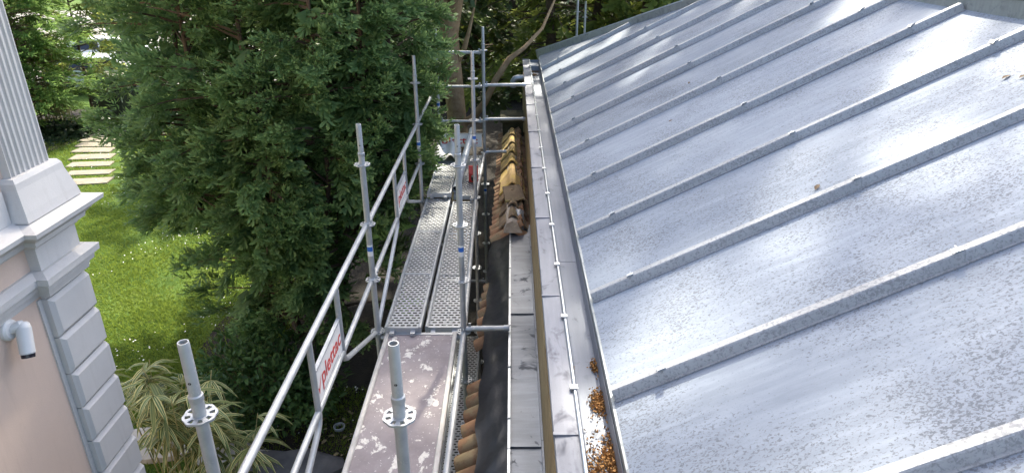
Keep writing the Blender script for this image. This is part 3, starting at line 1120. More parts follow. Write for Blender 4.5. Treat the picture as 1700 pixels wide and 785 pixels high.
# cornice (top slab weathered and sloping), bed mouldings, frieze, string course
co = slope_mould('cornice', zz(-1.235), zz(-1.262), .03, .145, villa)
slope_mould('fillet', zz(-1.2625), zz(-1.285), .143, .139, co)
slope_mould('cove', zz(-1.2855), zz(-1.335), .125, .06, co)
slope_mould('fillet', zz(-1.3355), zz(-1.36), .055, .05, co)
slope_mould('cove', zz(-1.3605), zz(-1.385), .032, .012, co)
vl(MB().box(XW - .3, XQ, YP0, YC, zz(-1.52), zz(-1.386))).build('frieze_block', M['plaster_white'], villa)
sc_ = slope_mould('string_course', zz(-1.505), zz(-1.525), .02, .075, villa)
slope_mould('fillet', zz(-1.5255), zz(-1.56), .073, .070, sc_)
slope_mould('cove', zz(-1.5605), zz(-1.60), .048, .04, sc_)
slope_mould('fillet', zz(-1.6005), zz(-1.645), .022, .01, sc_)
# plinth and fluted pilaster
pl = MB()
q = lambda e, z: [(XW - .2, YC + e, z), (XW - .2, YP0 - e, z), (XQ + e, YP0 - e, z), (XQ + e, YC + e, z)]
for (za, ea, zb, eb) in ((-1.19, .05, -1.236, .058), (-1.085, .022, -1.19, .05), (-1.055, .018, -1.085, .022), (-1.035, .004, -1.055, .018)):
    pl.add(q(eb, zz(zb)) + q(ea, zz(za)), [(i, (i + 1) % 4, 4 + (i + 1) % 4, 4 + i) for i in range(4)] + [(4, 5, 6, 7)])
vl(pl).build('plinth', M['plaster_white'], villa)
vl(MB().box(-9, XW + .03, -7, YP0 - .06, zz(-1.234), zz(-1.075))).build('base_course', M['plaster_white'], villa)
prof = [(XW - .2, YC - .03), (XW - .2, YP0 + .02)]
nf = 8
ya, yb = YP0 + .02, YC - .03
fw = (yb - ya) / nf
for i in range(nf):
    y0 = ya + i * fw
    prof.append((XQ - .02, y0 + .001))
    prof.append((XQ - .02, y0 + fw * .16))
    for t in range(0, 7):
        a = math.pi * t / 6
        prof.append((XQ - .02 - .020 * math.sin(a), y0 + fw * (.18 + .64 * (1 - math.cos(a)) / 2)))
    prof.append((XQ - .02, y0 + fw * .84))
prof.append((XQ - .02, yb))
m = MB()
m.prism(prof[::-1], zz(-1.036), 10.3, 'z')
vl(m).build('fluted_pilaster', M['plaster_white'], villa)
# window surround at the very edge of the view
w = empty('window', (0, 0, 0), None, None)
w.parent = villa
vl(MB().box(XW - .01, XW + .03, 1.45, 2.70, 1.0, 2.95)).build('frame', M['pvc_grey'], w)
vl(MB().box(XW - .01, XW + .034, 1.55, 2.60, 1.1, 2.85)).build('pane', M['black_glass'], w)

# bullet camera on the wall
pc = at(15, 547, X=XW + .01)
sec = empty('security_camera', (XW, pc.y, pc.z), 'white bullet security camera mounted on the peach wall', 'camera')
m = MB()
m.tube([(0.0, 0, 0), (.018, 0, 0), (.03, 0, 0)], [.062, .06, .048], 20)
m.build('mount_plate', M['camera_white'], sec, True)
m = MB()
m.tube([(.02, 0, 0), (.045, .006, .012), (.066, .018, .022), (.075, .03, .02)], [.026, .026, .028, .024], 12)
m.build('bracket', M['camera_white'], sec, True)
d = Vector((.03, -.09, -.25)).normalized()
p0 = Vector((.075, .03, .03))
m = MB()
m.tube([p0 - d * .004, p0 + d * .006, p0 + d * .03, p0 + d * .17, p0 + d * .178], [.020, .031, .037, .037, .036], 20)
m.build('body', M['camera_white'], sec, True)
m = MB()
m.tube([p0 + d * .1785, p0 + d * .20], [.0355, .034], 20)
m.build('lens_cover', M['black_glass'], sec, True)
m = MB()
s2 = Vector((d.y, -d.x, 0)).normalized()
up_ = d.cross(s2).normalized()
if up_.x < 0:
    up_ = -up_
arc_ = [(.0405 * math.cos(a), .0405 * math.sin(a)) for a in [math.pi * (q_ / 10) for q_ in range(0, 11)]]
for (t_, ) in ((0,),):
    vs = [p0 + d * .03 + s2 * a + up_ * b for a, b in arc_] + [p0 + d * .172 + s2 * a + up_ * b for a, b in arc_]
    m.add(vs, [(i_, i_ + 1, 12 + i_, 11 + i_) for i_ in range(10)])
m.build('sun_shield', M['camera_white'], sec, True)

# ------------------------------------------------------------------ main building with the zinc roof
ZE = CAM_H - 2.2          # eave level
XE, XR, SLP = .53, 3.78, .5
rz = lambda x: ZE + SLP * (x - XE)
YH = 14.13                # hip: y = YH - x
Y0B = -4.0
mb = empty('zinc_roofed_building', (0, 0, 0), 'building with large hipped roof of standing zinc panels and box gutter', 'building')
X2 = 2 * XR - XE
m = MB().box(.215, X2 + .2, Y0B, 13.45, 0, ZE - .28)
m.build('wall', M['wall_ochre'], mb)
seamY = [2.86 + 1.02 * k for k in range(-7, 10)]
edges = [Y0B] + [y for y in seamY if y > Y0B] + [YH - XE - .05]
rr = random.Random(3)


def xmax(y):
    return max(XE + .01, min(XR, YH - y))


for i in range(len(edges) - 1):
    ya, yb = edges[i] + .03, edges[i + 1] - .03
    ph = [rr.uniform(0, 6.28) for _ in range(4)]

    def fn(u, v, ya=ya, yb=yb, ph=ph):
        y = ya + (yb - ya) * v
        x = XE - .004 + (xmax(y) - XE) * u
        e = math.sin(math.pi * v)
        dz = e * (.004 * math.sin(3.1 * x + ph[0]) + .003 * math.sin(5.3 * x + 4 * v + ph[1])) + .004 * e
        return (x, y, rz(x) + dz)

    m = MB().grid(fn, 28, 8)
    m.build('zinc_sheet', M['zinc_roof'], mb, True)
m = MB()
m.add([(XR, Y0B, rz(XR) - .01), (XR, YH - XR, rz(XR) - .01), (X2, YH - XE, ZE), (X2, Y0B, ZE)], [(0, 1, 2, 3)])
m.build('rear_slope', M['zinc_roof'], mb)
m = MB()
m.add([(XE, YH - XE, ZE - .005), (XR, YH - XR, rz(XR) - .01), (X2, YH - XE, ZE - .005)], [(0, 1, 2)])
m.build('hip_slope', M['zinc_roof'], mb)
# underside boarding closes the roof body
m = MB()
m.add([(XE + .01, Y0B, ZE - .03), (XR, Y0B, rz(XR) - .05), (X2, Y0B, ZE - .03), (XE + .01, Y0B, ZE - .28), (X2, Y0B, ZE - .28)], [(3, 4, 2, 1, 0)])
m.build('gable', M['wall_ochre'], mb)

# batten caps in lengths, each with its fixing clip
caps_x = [XE + .02, .80, 2.11, 3.42, XR + .02]
cth = 1 / math.sqrt(1 + SLP * SLP)
U = Vector((cth, 0, SLP * cth))
Nn = Vector((-SLP * cth, 0, cth))


def batten_mesh(L, k):
    """cap of length L along local x, local z = roof normal"""
    m = MB()
    w0, w1, h = .038 + k * .002, .026 + k * .002, .058 + k * .003
    pr = [(-w0 - .012, .0), (-w0 - .012, .006), (-w0, .008), (-w1, h - .006), (-w1 + .006, h), (w1 - .006, h), (w1, h - .006), (w0, .008), (w0 + .012, .006), (w0 + .012, .0)]
    m.prism(pr, 0, L, 'x')
    return m


clip = MB()
clip.box(-.022, .022, -.030, .012, .0615, .064)
clip.add([(-.022, -.030, .064), (.022, -.030, .064), (.026, -.040, .078), (-.018, -.040, .078)], [(0, 1, 2, 3)])
clip.box(.004, .008, -.030, .030, .0645, .0665)
clip_me = clip.mesh('clip', M['galv_bright'])
rotU = Matrix(((U.x, 0, Nn.x), (0, 1, 0), (U.z, 0, Nn.z))).to_euler()
for y in seamY:
    if y < Y0B:
        continue
    xm = min(XR - .02, YH - y - .06)
    jit = rr.uniform(-.04, .04)
    xs = [XE + .005] + [x + jit for x in caps_x[1:-1] if x + jit < xm - .2] + [xm]
    for k in range(len(xs) - 1):
        L = (xs[k + 1] - xs[k]) / cth + (.03 if k < len(xs) - 2 else 0)
        o = batten_mesh(L, k % 2).build('batten_cap', M['zinc_batten'], mb)
        o.location = (xs[k], y, rz(xs[k]) + .002)
        o.rotation_euler = (rotU.x, rotU.y + rr.uniform(-.002, .002), rr.uniform(-.003, .003))
        if k > 0:
            c_ = link('clip', clip_me, o, (rr.uniform(-.005, .02), 0, k % 2 * .003))
            c_.rotation_euler.z = rr.uniform(-.25, .25)
# hip and ridge flashings
hv = Vector((XR - XE, -(XR - XE), SLP * (XR - XE))).normalized()
hw = Vector((.7071, .7071, 0))
hn = hv.cross(hw) * -1
if hn.z < 0:
    hn = -hn
a0 = Vector((XE - .03, YH - XE + .03, ZE - .015))
segs = 4
Ltot = (XR - XE + .03) * math.sqrt(2 + SLP * SLP)
for k in range(segs):
    p0 = a0 + hv * (Ltot * k / segs)
    p1 = a0 + hv * (Ltot * (k + 1) / segs - .004)
    m = MB()
    t = .0 if k % 2 else .003
    cs = [(-.012 - t, -.05), (-.012 - t, .10 + t), (-.002, .118 + t), (.05, .118 + t), (.06, .10), (.06, -.05)]
    m.add([p0 + hw * a + hn * b for a, b in cs] + [p1 + hw * a + hn * b for a, b in cs],
          [(i, (i + 1) % 6, 6 + (i + 1) % 6, 6 + i) for i in range(6)] + [(0, 1, 2, 3, 4, 5), (6, 7, 8, 9, 10, 11)])
    m.build('hip_flashing', M['zinc_hip'], mb)
yr = Y0B
while yr < YH - XR - .05:
    y1 = min(yr + 1.5, YH - XR + .04)
    m = MB()
    m.prism([(XR - .012, rz(XR) - .05), (XR - .012, rz(XR) + .13), (XR + .2, rz(XR) + .13), (XR + .2, rz(XR) - .1)], yr, y1 - .004, 'y')
    o = m.build('ridge_flashing', M['zinc_hip'], mb)
    MB().prism([(XR - .03, rz(XR) + .131), (XR - .03, rz(XR) + .142), (XR + .1, rz(XR) + .165), (XR + .25, rz(XR) + .142), (XR + .25, rz(XR) + .131)], yr, y1 - .006, 'y').build('cap', M['zinc_roof'], o)
    yr = y1
# eave drip and box gutter
yend = 13.15
m = MB()
m.prism([(XE - .022, ZE - .155), (XE - .016, ZE - .005), (XE + .004, ZE - .001), (XE + .01, ZE - .02), (XE + .01, ZE - .16)], Y0B, yend + .2, 'y')
m.build('eave_drip', M['zinc_hip'], mb)
zf = ZE - .15
for k, (ya, yb) in enumerate([(Y0B, -.6), (-.6, 2.05), (2.05, 4.75), (4.75, 7.5), (7.5, 10.3), (10.3, yend)]):
    m = MB()
    dz = .002 * (k % 2)
    pr = [(.345, ZE - .012), (.352, zf + .02), (.37, zf + dz), (XE - .028, zf + dz), (XE - .024, ZE - .04),
          (XE - .022, ZE - .04), (XE - .022, zf - .006), (.362, zf - .006), (.338, zf + .02), (.333, ZE - .012)]
    m.prism(pr, ya, yb - .003, 'y')
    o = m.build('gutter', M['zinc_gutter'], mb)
    b = MB().tube([(.333, ya, ZE - .008), (.333, yb - .003, ZE - .008)], .011, 10)
    b.build('gutter_bead', M['galv_bright'], o, True)
m = MB().box(.335, XE - .02, yend, yend + .004, zf, ZE - .01)
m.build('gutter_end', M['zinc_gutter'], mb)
m = MB().box(.35, XE - .03, yend - .45, yend - .05, zf + .012, ZE - .05)
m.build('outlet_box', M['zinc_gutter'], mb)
hook = MB()
hook.box(.311, .348, -.018, .018, .004, .010)
hook.box(.308, .3105, -.018, .018, -.02, .010)
hook_me = hook.mesh('gutter_hook', M['galv_bright'])
yy = -2.9
while yy < yend - .1:
    link('gutter_hook', hook_me, mb, (0, yy, ZE + .0))
    yy += .73
# flat zinc coping between gutter and wall face, in lapped sheets
yj = [Y0B, -2.9, -1.52, -.14, 1.23, 2.6, 3.97, 5.33, 6.68, 8.07, 9.48, 10.88, 12.25, 13.25]
for k in range(len(yj) - 1):
    m = MB()
    e = .002 * (k % 2)
    m.prism([(.206, ZE - .085), (.202 - e, ZE - .035), (.207 - e, ZE - .022 + e), (.322, ZE - .014 + e), (.322, ZE - .09)], yj[k], yj[k + 1] - .004, 'y')
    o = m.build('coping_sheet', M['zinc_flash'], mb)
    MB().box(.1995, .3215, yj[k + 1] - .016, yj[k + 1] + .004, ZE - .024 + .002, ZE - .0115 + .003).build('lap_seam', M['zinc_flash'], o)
# overflow elbow at the far end
m = MB()
m.tube([(.21, 11.9, ZE - .11), (.10, 11.9, ZE - .11), (.05, 11.9, ZE - .125), (.022, 11.9, ZE - .17), (.015, 11.9, ZE - .27)], .055, 14, False)
m.tube([(.21, 11.9, ZE - .11), (.10, 11.9, ZE - .11), (.05, 11.9, ZE - .125), (.022, 11.9, ZE - .17), (.015, 11.9, ZE - .27)], .050, 14, False)
m.build('downpipe_elbow', M['galv'], mb, True)

# brown conifer litter in the gutter
rng = np.random.default_rng(80)
cl = [(.40, 2.28, .035, .16, 1500), (.485, 2.3, .028, .2, 1400), (.48, 2.55, .02, .05, 350), (.47, 2.99, .022, .055, 420), (.487, 3.33, .012, .035, 120), (.42, 2.1, .05, .2, 1200),
      (.43, 12.75, .05, .08, 200), (.41, 12.35, .03, .06, 120), (.36, 3.3, .004, .02, 12), (.45, 1.7, .05, .3, 900)]
P = []
for cx, cy_, sx, sy, nn in cl:
    P.append(np.stack([np.clip(cx + rng.normal(0, sx, nn), .36, .498), cy_ + rng.normal(0, sy, nn),
                       zf + .004 + np.abs(rng.normal(0, .011, nn))], 1))
P = np.concatenate(P)
n = len(P)
pv = np.array([(-.5, -.3, 0), (.5, -.3, 0), (.5, .3, 0), (-.5, .3, 0), (0, 0, .5)])
pt = np.array([(0, 1, 4), (1, 2, 4), (2, 3, 4), (3, 0, 4)])
V, T, v, t = scatter([(pv, pt, np.zeros(5))], P, rng.normal(0, 1, (n, 3)), rng.normal(0, 1, (n, 3)), rng.uniform(.007, .016, n), rng)
tag(link('gutter_litter', mesh_np('gutter_litter', V, T, M['debris'])), 'heaps of brown dry conifer litter lying in the zinc gutter', 'litter', kind='stuff')


# dry leaves on the roof
def roof_pt(px, py):
    r, u = (px - 850) / 1120, (392 - py) / 1120
    d = Vector((r, _c + u * _s, u * _c - _s))
    k = (-2.2 - SLP * XE) / (d.z - SLP * d.x)
    return Vector((d.x * k, d.y * k, CAM_H + d.z * k))


lf = leaf_proto(1, .07, .03, .006, .012)
for (px, py, rot, lab) in [(1527, 127, .3, 'dry leaf on the zinc roof just below the ridge seam'), (1662, 134, .2, 'dry leaf on the roof, left one of the pair near the right edge'),
                           (1690, 133, .1, 'dry leaf on the roof, right one of the pair near the right edge'), (1352, 318, .8, 'dry twiglike leaf on the middle of a bright zinc panel'),
                           (1143, 141, 1.2, 'tiny dry leaf high on the shaded zinc panels'), (1110, 204, .4, 'tiny dry leaf on a zinc panel left of the bright area')]:
    p = roof_pt(px, py)
    o = link('dry_leaf', mesh_np('dry_leaf', lf[0] * (1 if px > 1200 else .7), lf[1], M['dead_leaf']), None, (p.x, p.y, p.z + .012), (0, -math.atan(SLP), rot))
    tag(o, lab, 'leaf', 'dry leaves on the zinc roof')


# ------------------------------------------------------------------ annex with old tiles between scaffold and wall
ax = empty('tiled_annex', (0, 0, 0), 'low annex roofed with old orange tiles, black membrane and zinc ledge', 'building')
ZL = CAM_H - 3.2
MB().prism([(-.20, 0), (.205, 0), (.205, ZL - .06), (0, ZL - .07), (-.20, ZL - .17)], 1.2, 11.7, 'y').build('wall', M['annex_wall'], ax)
eX = lambda y: -.375 + .155 * max(0, min(1, (y - 3.6) / 4.2))
SA = math.tan(RAD(30))


def barrel(L, w0, w1, h, seg=6, th=.012):
    """arched tile, local x = down the slope from 0 to L"""
    m = MB()
    vs = []
    for (x, w) in ((0, w0), (L, w1)):
        for s_ in range(seg + 1):
            a = math.pi * s_ / seg
            vs.append((x, -w * .5 * math.cos(a), h * math.sin(a)))
        for s_ in range(seg + 1):
            a = math.pi * s_ / seg
            vs.append((x, -(w * .5 - th) * math.cos(a), (h - th) * math.sin(a)))
    n1 = seg + 1
    fs = []
    for s_ in range(seg):
        fs.append((s_, s_ + 1, 2 * n1 + s_ + 1, 2 * n1 + s_))
        fs.append((n1 + s_, 3 * n1 + s_, 3 * n1 + s_ + 1, n1 + s_ + 1))
        fs.append((2 * n1 + s_, 2 * n1 + s_ + 1, 3 * n1 + s_ + 1, 3 * n1 + s_))
        fs.append((s_, n1 + s_, n1 + s_ + 1, s_ + 1))
    m.add(vs, fs)
    return m.mesh('roof_tile', M['tile_orange'], True)


tme = [barrel(.24, .13, .165, .062), barrel(.24, .125, .16, .055), barrel(.235, .135, .17, .058)]
rr = random.Random(14)
yy = 1.4
zr = ZL + .13                       # ridge level over the open tiles
while yy < 11.6:
    ridge = yy > 7.15
    ztop = ZL + (.11 if ridge else .02)
    xs = eX(yy) + rr.uniform(-.012, .012)
    gap = 4.62 < yy < 5.05
    # left slope, from the eave up
    k = 0
    x = xs
    while x < (-.03 if ridge else -.27):
        if not (gap and k == 0 and x < -.28):
            zt = ztop - SA * abs(x)
            o = link('roof_tile', rr.choice(tme), ax)
            # local +x runs down to the left
            o.location = (x + .24 * math.cos(RAD(30)), yy + rr.uniform(-.008, .008), zt + .24 * math.sin(RAD(30)) - .055 + .012 * k + rr.uniform(-.004, .004))
            o.rotation_euler = (0, RAD(30) + rr.uniform(-.03, .03), math.pi + rr.uniform(-.05, .05))
            o.rotation_euler = (Matrix.Rotation(math.pi + rr.uniform(-.05, .05), 3, 'Z') @ Matrix.Rotation(RAD(30), 3, 'Y')).to_euler()
        x += .16
        k += 1
    if ridge:
        o = link('roof_tile', rr.choice(tme), ax)
        o.location = (-.01, yy, ztop - .035)
        o.rotation_euler = (rr.uniform(-.04, .04), RAD(30), rr.uniform(-.05, .05))
    yy += .165 if not ridge else .15
# ridge tiles: rounded hump between flat wings


def ridge_mesh(L=.44):
    pr = [(-.165, -.10), (-.105, -.035), (-.065, .0), (-.048, .035), (-.026, .062), (0, .072), (.026, .062), (.048, .035), (.065, .0), (.105, -.035), (.165, -.10)]
    inn = [(x * .93, z - .016) for x, z in pr]
    m = MB()
    n = len(pr)
    vs = []
    for (y, s_) in ((0, 1.04), (L, .94)):
        vs += [(x * s_, y, z * s_) for x, z in pr] + [(x * s_, y, z * s_) for x, z in inn]
    fs = []
    for i in range(n - 1):
        fs += [(i, i + 1, 2 * n + i + 1, 2 * n + i), (n + i, 3 * n + i, 3 * n + i + 1, n + i + 1), (i, n + i, n + i + 1, i + 1),
               (2 * n + i, 2 * n + i + 1, 3 * n + i + 1, 3 * n + i)]
    fs += [(0, 2 * n, 3 * n, n), (n - 1, 2 * n - 1, 4 * n - 1, 3 * n - 1)]
    m.add(vs, fs)
    return m


rm_y = ridge_mesh().mesh('ridge_tile', M['tile_ridge'], True)
rm_d = ridge_mesh(.42).mesh('ridge_tile', M['tile_ridge_dark'], True)
ztr = ZL + .155
for (y, z, tilt, yaw, dk, dx) in [(8.75, .02, .05, .0, 0, 0), (9.2, .035, .05, .02, 0, .0), (9.68, .03, .05, -.02, 0, 0), (10.15, .03, .05, .01, 0, 0), (10.62, .03, .05, 0, 0, 0),
                                  (7.22, .01, .09, .03, 1, .015), (7.58, .02, .09, -.03, 1, .01), (7.98, .03, .05, .02, 1, .0), (8.2, .06, -.03, .0, 0, 0.005)]:
    o = link('ridge_tile', rm_d if dk else rm_y, ax, (dx, y, ztr + z), (-tilt, 0, yaw))
o = link('ridge_tile', rm_d, ax, (.115, 7.72, ztr + .02), (.15, .75, .25))
m = MB()
m.prism([(-.10, ztr - .1), (-.06, ztr + .02), (0, ztr + .045), (.06, ztr + .02), (.12, ztr - .1)], 7.1, 11.1, 'y')
m.build('mortar_bed', M['mortar'], ax)
# mossy end pier
m = MB()
m.prism([(-.16, 0), (.19, 0), (.19, ztr + .12), (-.16, ztr + .10)], 11.25, 11.7, 'y')
o = m.build('end_pier', M['moss_stone'], ax)
MB().box(-.2, .2, 11.2, 11.75, ztr + .12, ztr + .2).build('coping', M['moss_stone'], o)
# membrane
rng_m = random.Random(4)


def mem(u, v):
    y = 1.1 + 6.2 * v
    x = -.028 - (.225 + .012 * math.sin(5 * y) + .01 * math.sin(13 * y + 1)) * u
    z = ZL + .012 - .44 * (-.028 - x) + .006 * math.sin(9 * y + 4 * u) * u + .0018 * math.sin(23 * y + 7 * u) + .005 * math.sin(3 * y - 8 * u) + .02
    return (x, y, z)


m = MB().grid(mem, 10, 180)
m.build('membrane', M['membrane'], ax, True)
# zinc ledge sheets
for k, (ya, yb) in enumerate([(1.1, 3.6), (3.6, 5.35), (5.35, 7.3)]):
    def lg(u, v, ya=ya, yb=yb, k=k):
        y = ya + (yb - .004 - ya) * v
        x = -.018 + .222 * u
        return (x, y, ZL + .022 + .004 * math.sin(4 * y + 3 * u) + .01 * (u - .5) + .002 * k)
    m = MB().grid(lg, 6, 20)
    o = m.build('ledge_sheet', M['zinc_ledge'], ax, True)
    MB().box(-.017, .203, yb - .018, yb + .006, ZL + .028, ZL + .036).build('lap_seam', M['zinc_ledge'], o)
    MB().box(.198, .2125, ya, yb - .004, ZL + .02, ZL + .075).build('upstand', M['zinc_ledge'], o)
def fold(u, v):
    y = 7.18 + .3 * v
    return (.02 + .12 * u, y, ZL + .05 + .13 * math.sin(v * 1.6) + .02 * math.sin(u * 3.1))
MB().grid(fold, 6, 6).build('zinc_fold', M['zinc_ledge'], ax, True)
for ya, yb, h in ((1.1, 3.52, .05), (3.525, 5.3, .05), (5.31, 7.2, .022)):
    m = MB()
    m.prism([(-.030, ZL + .02), (-.030, ZL + .02 + h), (-.012, ZL + .022 + h), (-.012, ZL + h + .012), (-.022, ZL + h + .01), (-.022, ZL + .02)], ya, yb, 'y')
    o = m.build('edge_profile', M['galv_bright'], ax)
    y = ya + .3
    while y < yb:
        MB().box(-.033, -.0115, y, y + .012, ZL + h + .0225, ZL + h + .028).build('clip', M['galv'], o)
        y += .62

# ------------------------------------------------------------------ scaffold
ZD = CAM_H - 3.13                 # deck level
RXL, RXR = -1.15, -.415


def rosette_mesh():
    m = MB()
    n = 64
    th = .0045

    def ring(r0f, r1f, a0, a1, k):
        vs, fs = [], []
        for i in range(k + 1):
            a = a0 + (a1 - a0) * i / k
            for z in (-th, th):
                for rf in (r0f, r1f):
                    r = rf(a)
                    vs.append((r * math.cos(a), r * math.sin(a), z))
        for i in range(k):
            b, c_ = i * 4, (i + 1) * 4
            fs += [(b, b + 1, c_ + 1, c_), (b + 2, c_ + 2, c_ + 3, b + 3), (b + 1, b + 3, c_ + 3, c_ + 1), (b, c_, c_ + 2, b + 2)]
        fs += [(0, 2, 3, 1), (k * 4, k * 4 + 1, k * 4 + 3, k * 4 + 2)]
        m.add(vs, fs)

    ring(lambda a: .024, lambda a: .033, 0, 2 * math.pi, 32)
    ring(lambda a: .052, lambda a: .0605 + .0022 * math.cos(8 * a), 0, 2 * math.pi, 64)
    for k in range(8):
        a = (k + .5) * math.pi / 4
        w = .20 if k % 2 else .2
        ring(lambda a_: .0325, lambda a_: .0525, a - w, a + w, 3)
    return m


ros_me = rosette_mesh().mesh('rosette', M['galv'])


def standard(x, y, ztop_ros, n_ros, label, sticker=(), zfoot=0.0, lean=(0, 0), group='upright posts of the scaffold'):
    """upright with rosettes every 0.5 m, spigot on top, base plate on the ground"""
    root = empty('scaffold_post', (x, y, zfoot), label, 'scaffold post', group)
    zt = ztop_ros - zfoot
    m = MB()
    m.tube([(0, 0, .02), (0, 0, zt + .075)], .0242, 16)
    m.build('tube', M['galv_tube'], root, True)
    m = MB()
    m.lathe([(.0243, .066), (.0268, .07), (.0268, .092), (.0215, .097), (.0208, .31), (.0195, .318), (.0155, .318), (.0155, .2), (0, .2)], 16, (0, 0, zt))
    sp = m.build('spigot', M['galv_tube'], root, True)
    MB().tube([(0, -.0212, zt + .155), (0, -.0170, zt + .155)], .006, 8).build('pin_hole', M['dark_rubber'], sp)
    for k in range(n_ros):
        z = zt - .5 * k
        if z < .15:
            break
        o = link('rosette', ros_me, root, (0, 0, z), (0, 0, RAD(22.5)))
    for zs in sticker:
        z = zt - zs
        arc = [math.pi * (1.5 + d_) for d_ in (-.33, -.2, -.1, 0, .1, .2, .33)]
        for (za, zb, mt, nm) in ((z - .055, z + .045, 'sign_white', 'sticker'), (z - .012, z + .028, 'sticker_blue', 'sticker_print')):
            r = .0248 if nm == 'sticker' else .0251
            m = MB()
            m.add([(r * math.cos(a), r * math.sin(a), za) for a in arc] + [(r * math.cos(a), r * math.sin(a), zb) for a in arc],
                  [(i, i + 1, 8 + i, 7 + i) for i in range(6)])
            m.build(nm, M[mt], root)
    m = MB()
    m.box(-.075, .075, -.075, .075, .0, .008)
    m.build('base_plate', M['galv'], root)
    return root


ZR = CAM_H - 1.62
Y1, Y2, Y3, Y4 = 2.0, 4.97, 8.05, 9.78
standard(RXL, Y1, ZR, 9, 'galvanised scaffold post rising in front of the striped bamboo, ring disc on top')
standard(RXR, Y1, ZR - .005, 9, 'galvanised scaffold post standing over the paint-spattered deck, nearest of all')
standard(RXL - .005, Y2, ZR - .005, 9, 'scaffold post with blue sticker in front of the yew, carrying both guardrail frames', (.72,))
standard(RXR, Y2, ZR - .01, 9, 'scaffold post with blue sticker at the joint of board deck and steel planks', (.72,))
standard(RXL, Y3, ZR, 9, 'scaffold post half buried in the yew sprays at the far guardrail end', (.75,))
standard(RXR - .05, Y3, ZR + .05, 9, 'scaffold post with blue sticker right of the far steel planks', (.72,))
standard(RXL + .07, Y4 + .02, ZR + .08, 9, 'farthest left scaffold post, showing thinly through the yew branches', (.75,))
standard(RXR + .005, Y4, ZR + .11, 10, 'tallest far scaffold post carrying the end rails and wall brackets', (2.1,))
p = at(957, 65, Y=14.6)
standard(p.x, 14.6, CAM_H - .98, 9, 'taller scaffold tube rising behind the hip of the zinc roof', group='posts behind the hip')
p = at(970, 60, Y=14.9)
standard(p.x, 14.9, CAM_H - 1.62, 9, 'shorter scaffold tube end rising behind the hip of the zinc roof', group='posts behind the hip')


def wedge_head(m, p, d):
    """cast ledger head clamped on the rosette"""
    p, d = Vector(p), Vector(d).normalized()
    m.tube([p - d * .012, p + d * .035, p + d * .05], [.022, .024, .0215], 8)
    s_ = Vector((-d.y, d.x, 0))
    a = p + d * .022
    w = .004
    m.add([a + s_ * w + Vector((0, 0, z)) + d * e for z, e in ((-.03, -.008), (.055, -.012), (.055, .012), (-.03, .004))] +
          [a - s_ * w + Vector((0, 0, z)) + d * e for z, e in ((-.03, -.008), (.055, -.012), (.055, .012), (-.03, .004))],
          [(0, 1, 2, 3), (7, 6, 5, 4), (0, 4, 5, 1), (1, 5, 6, 2), (2, 6, 7, 3), (3, 7, 4, 0)])


def ledger(name, a, b, label, cat='scaffold tube', group=None, r=.0242, heads=(1, 1)):
    a, b = Vector(a), Vector(b)
    root = empty(name, a, label, cat, group)
    d = (b - a).normalized()
    L = (b - a).length
    m = MB()
    s0 = .075 if heads[0] else 0
    s1 = .075 if heads[1] else 0
    m.tube([d * s0, d * (L - s1)], r, 12)
    m.build('tube', M['galv_tube'], root, True)
    for k, (pp, dd) in enumerate(((d * .03, d), (d * (L - .03), -d))):
        if heads[k]:
            m = MB()
            wedge_head(m, pp, dd)
            m.build('wedge_head', M['galv'], root, True)
    return root


# ledgers along the wall side, at deck height
ledger('ledger', (RXR, Y1, ZD + .02), (RXR, Y2, ZD + .0), 'long scaffold tube along the right edge of the paint-spattered deck', group='tubes along the deck')
ledger('ledger', (RXR, Y2, ZD + .0), (RXR - .05, Y3, ZD + .04), 'long scaffold tube along the right edge of the middle steel planks', group='tubes along the deck')
ledger('ledger', (RXR - .05, Y3, ZD + .05), (RXR, Y4, ZD + .12), 'short scaffold tube along the right edge of the far planks', group='tubes along the deck')
# brackets to the wall
for (y, z, x1, lab, st) in [(Y2, CAM_H - 3.1, -.03, 'short spattered tube bracket resting over the black membrane', RXR), (Y4, CAM_H - 2.0, .19, 'uppermost of the far wall tubes, ending at the pipe elbow', RXR),
                            (Y4, CAM_H - 2.5, .19, 'middle far wall tube, just above the mossy pier', RXR), (Y4, CAM_H - 3.0, -.09, 'lowest far bracket tube, beside the yellow ridge tiles', RXR)]:
    rt = ledger('wall_bracket', (st, y, z), (x1, y, z + .005), lab, 'scaffold tube', 'tubes towards the wall', heads=(1, 0))
    m = MB()
    m.tube([(x1 - st - .04, 0, .005), (x1 - st - .005, 0, .005), (x1 - st + .01, 0, .005)], [.029, .029, .024], 12)
    m.build('end_collar', M['galv'], rt, True)
# far end rails
for (z, xa, lab) in [(CAM_H - 1.54, RXL + .07, 'top end rail closing the scaffold far end, in front of the trunk'),
                     (CAM_H - 2.02, RXL + .07, 'middle end rail closing the scaffold far end'), (CAM_H - 2.53, RXL + .07, 'bottom end rail closing the scaffold far end')]:
    ledger('end_rail', (xa, Y4 + .01, z), (RXR, Y4, z), lab, 'scaffold tube', 'end rails of the scaffold', r=.0242 if z > 4.4 else .018)
# transoms under the decks
for y in (Y1, Y2, Y3, Y4):
    ledger('transom', (RXL, y, ZD - .06), (RXR, y, ZD - .06), {Y1: 'cross tube under the near end of the spattered deck', Y2: 'cross tube under the deck joint by the blue stickered posts',
                                                          Y3: 'cross tube under the step of the steel planks', Y4: 'cross tube under the far end of the deck'}[y], 'scaffold tube', 'cross tubes under the deck')
    ledger('transom', (RXL, y, ZD - 2.06), (RXR, y, ZD - 2.06), {Y1: 'low cross tube near the ground below the near posts', Y2: 'low cross tube near the ground below the stickered posts',
                                                            Y3: 'low cross tube near the ground below the plank step', Y4: 'low cross tube near the ground at the far end'}[y], 'scaffold tube', 'low cross tubes')


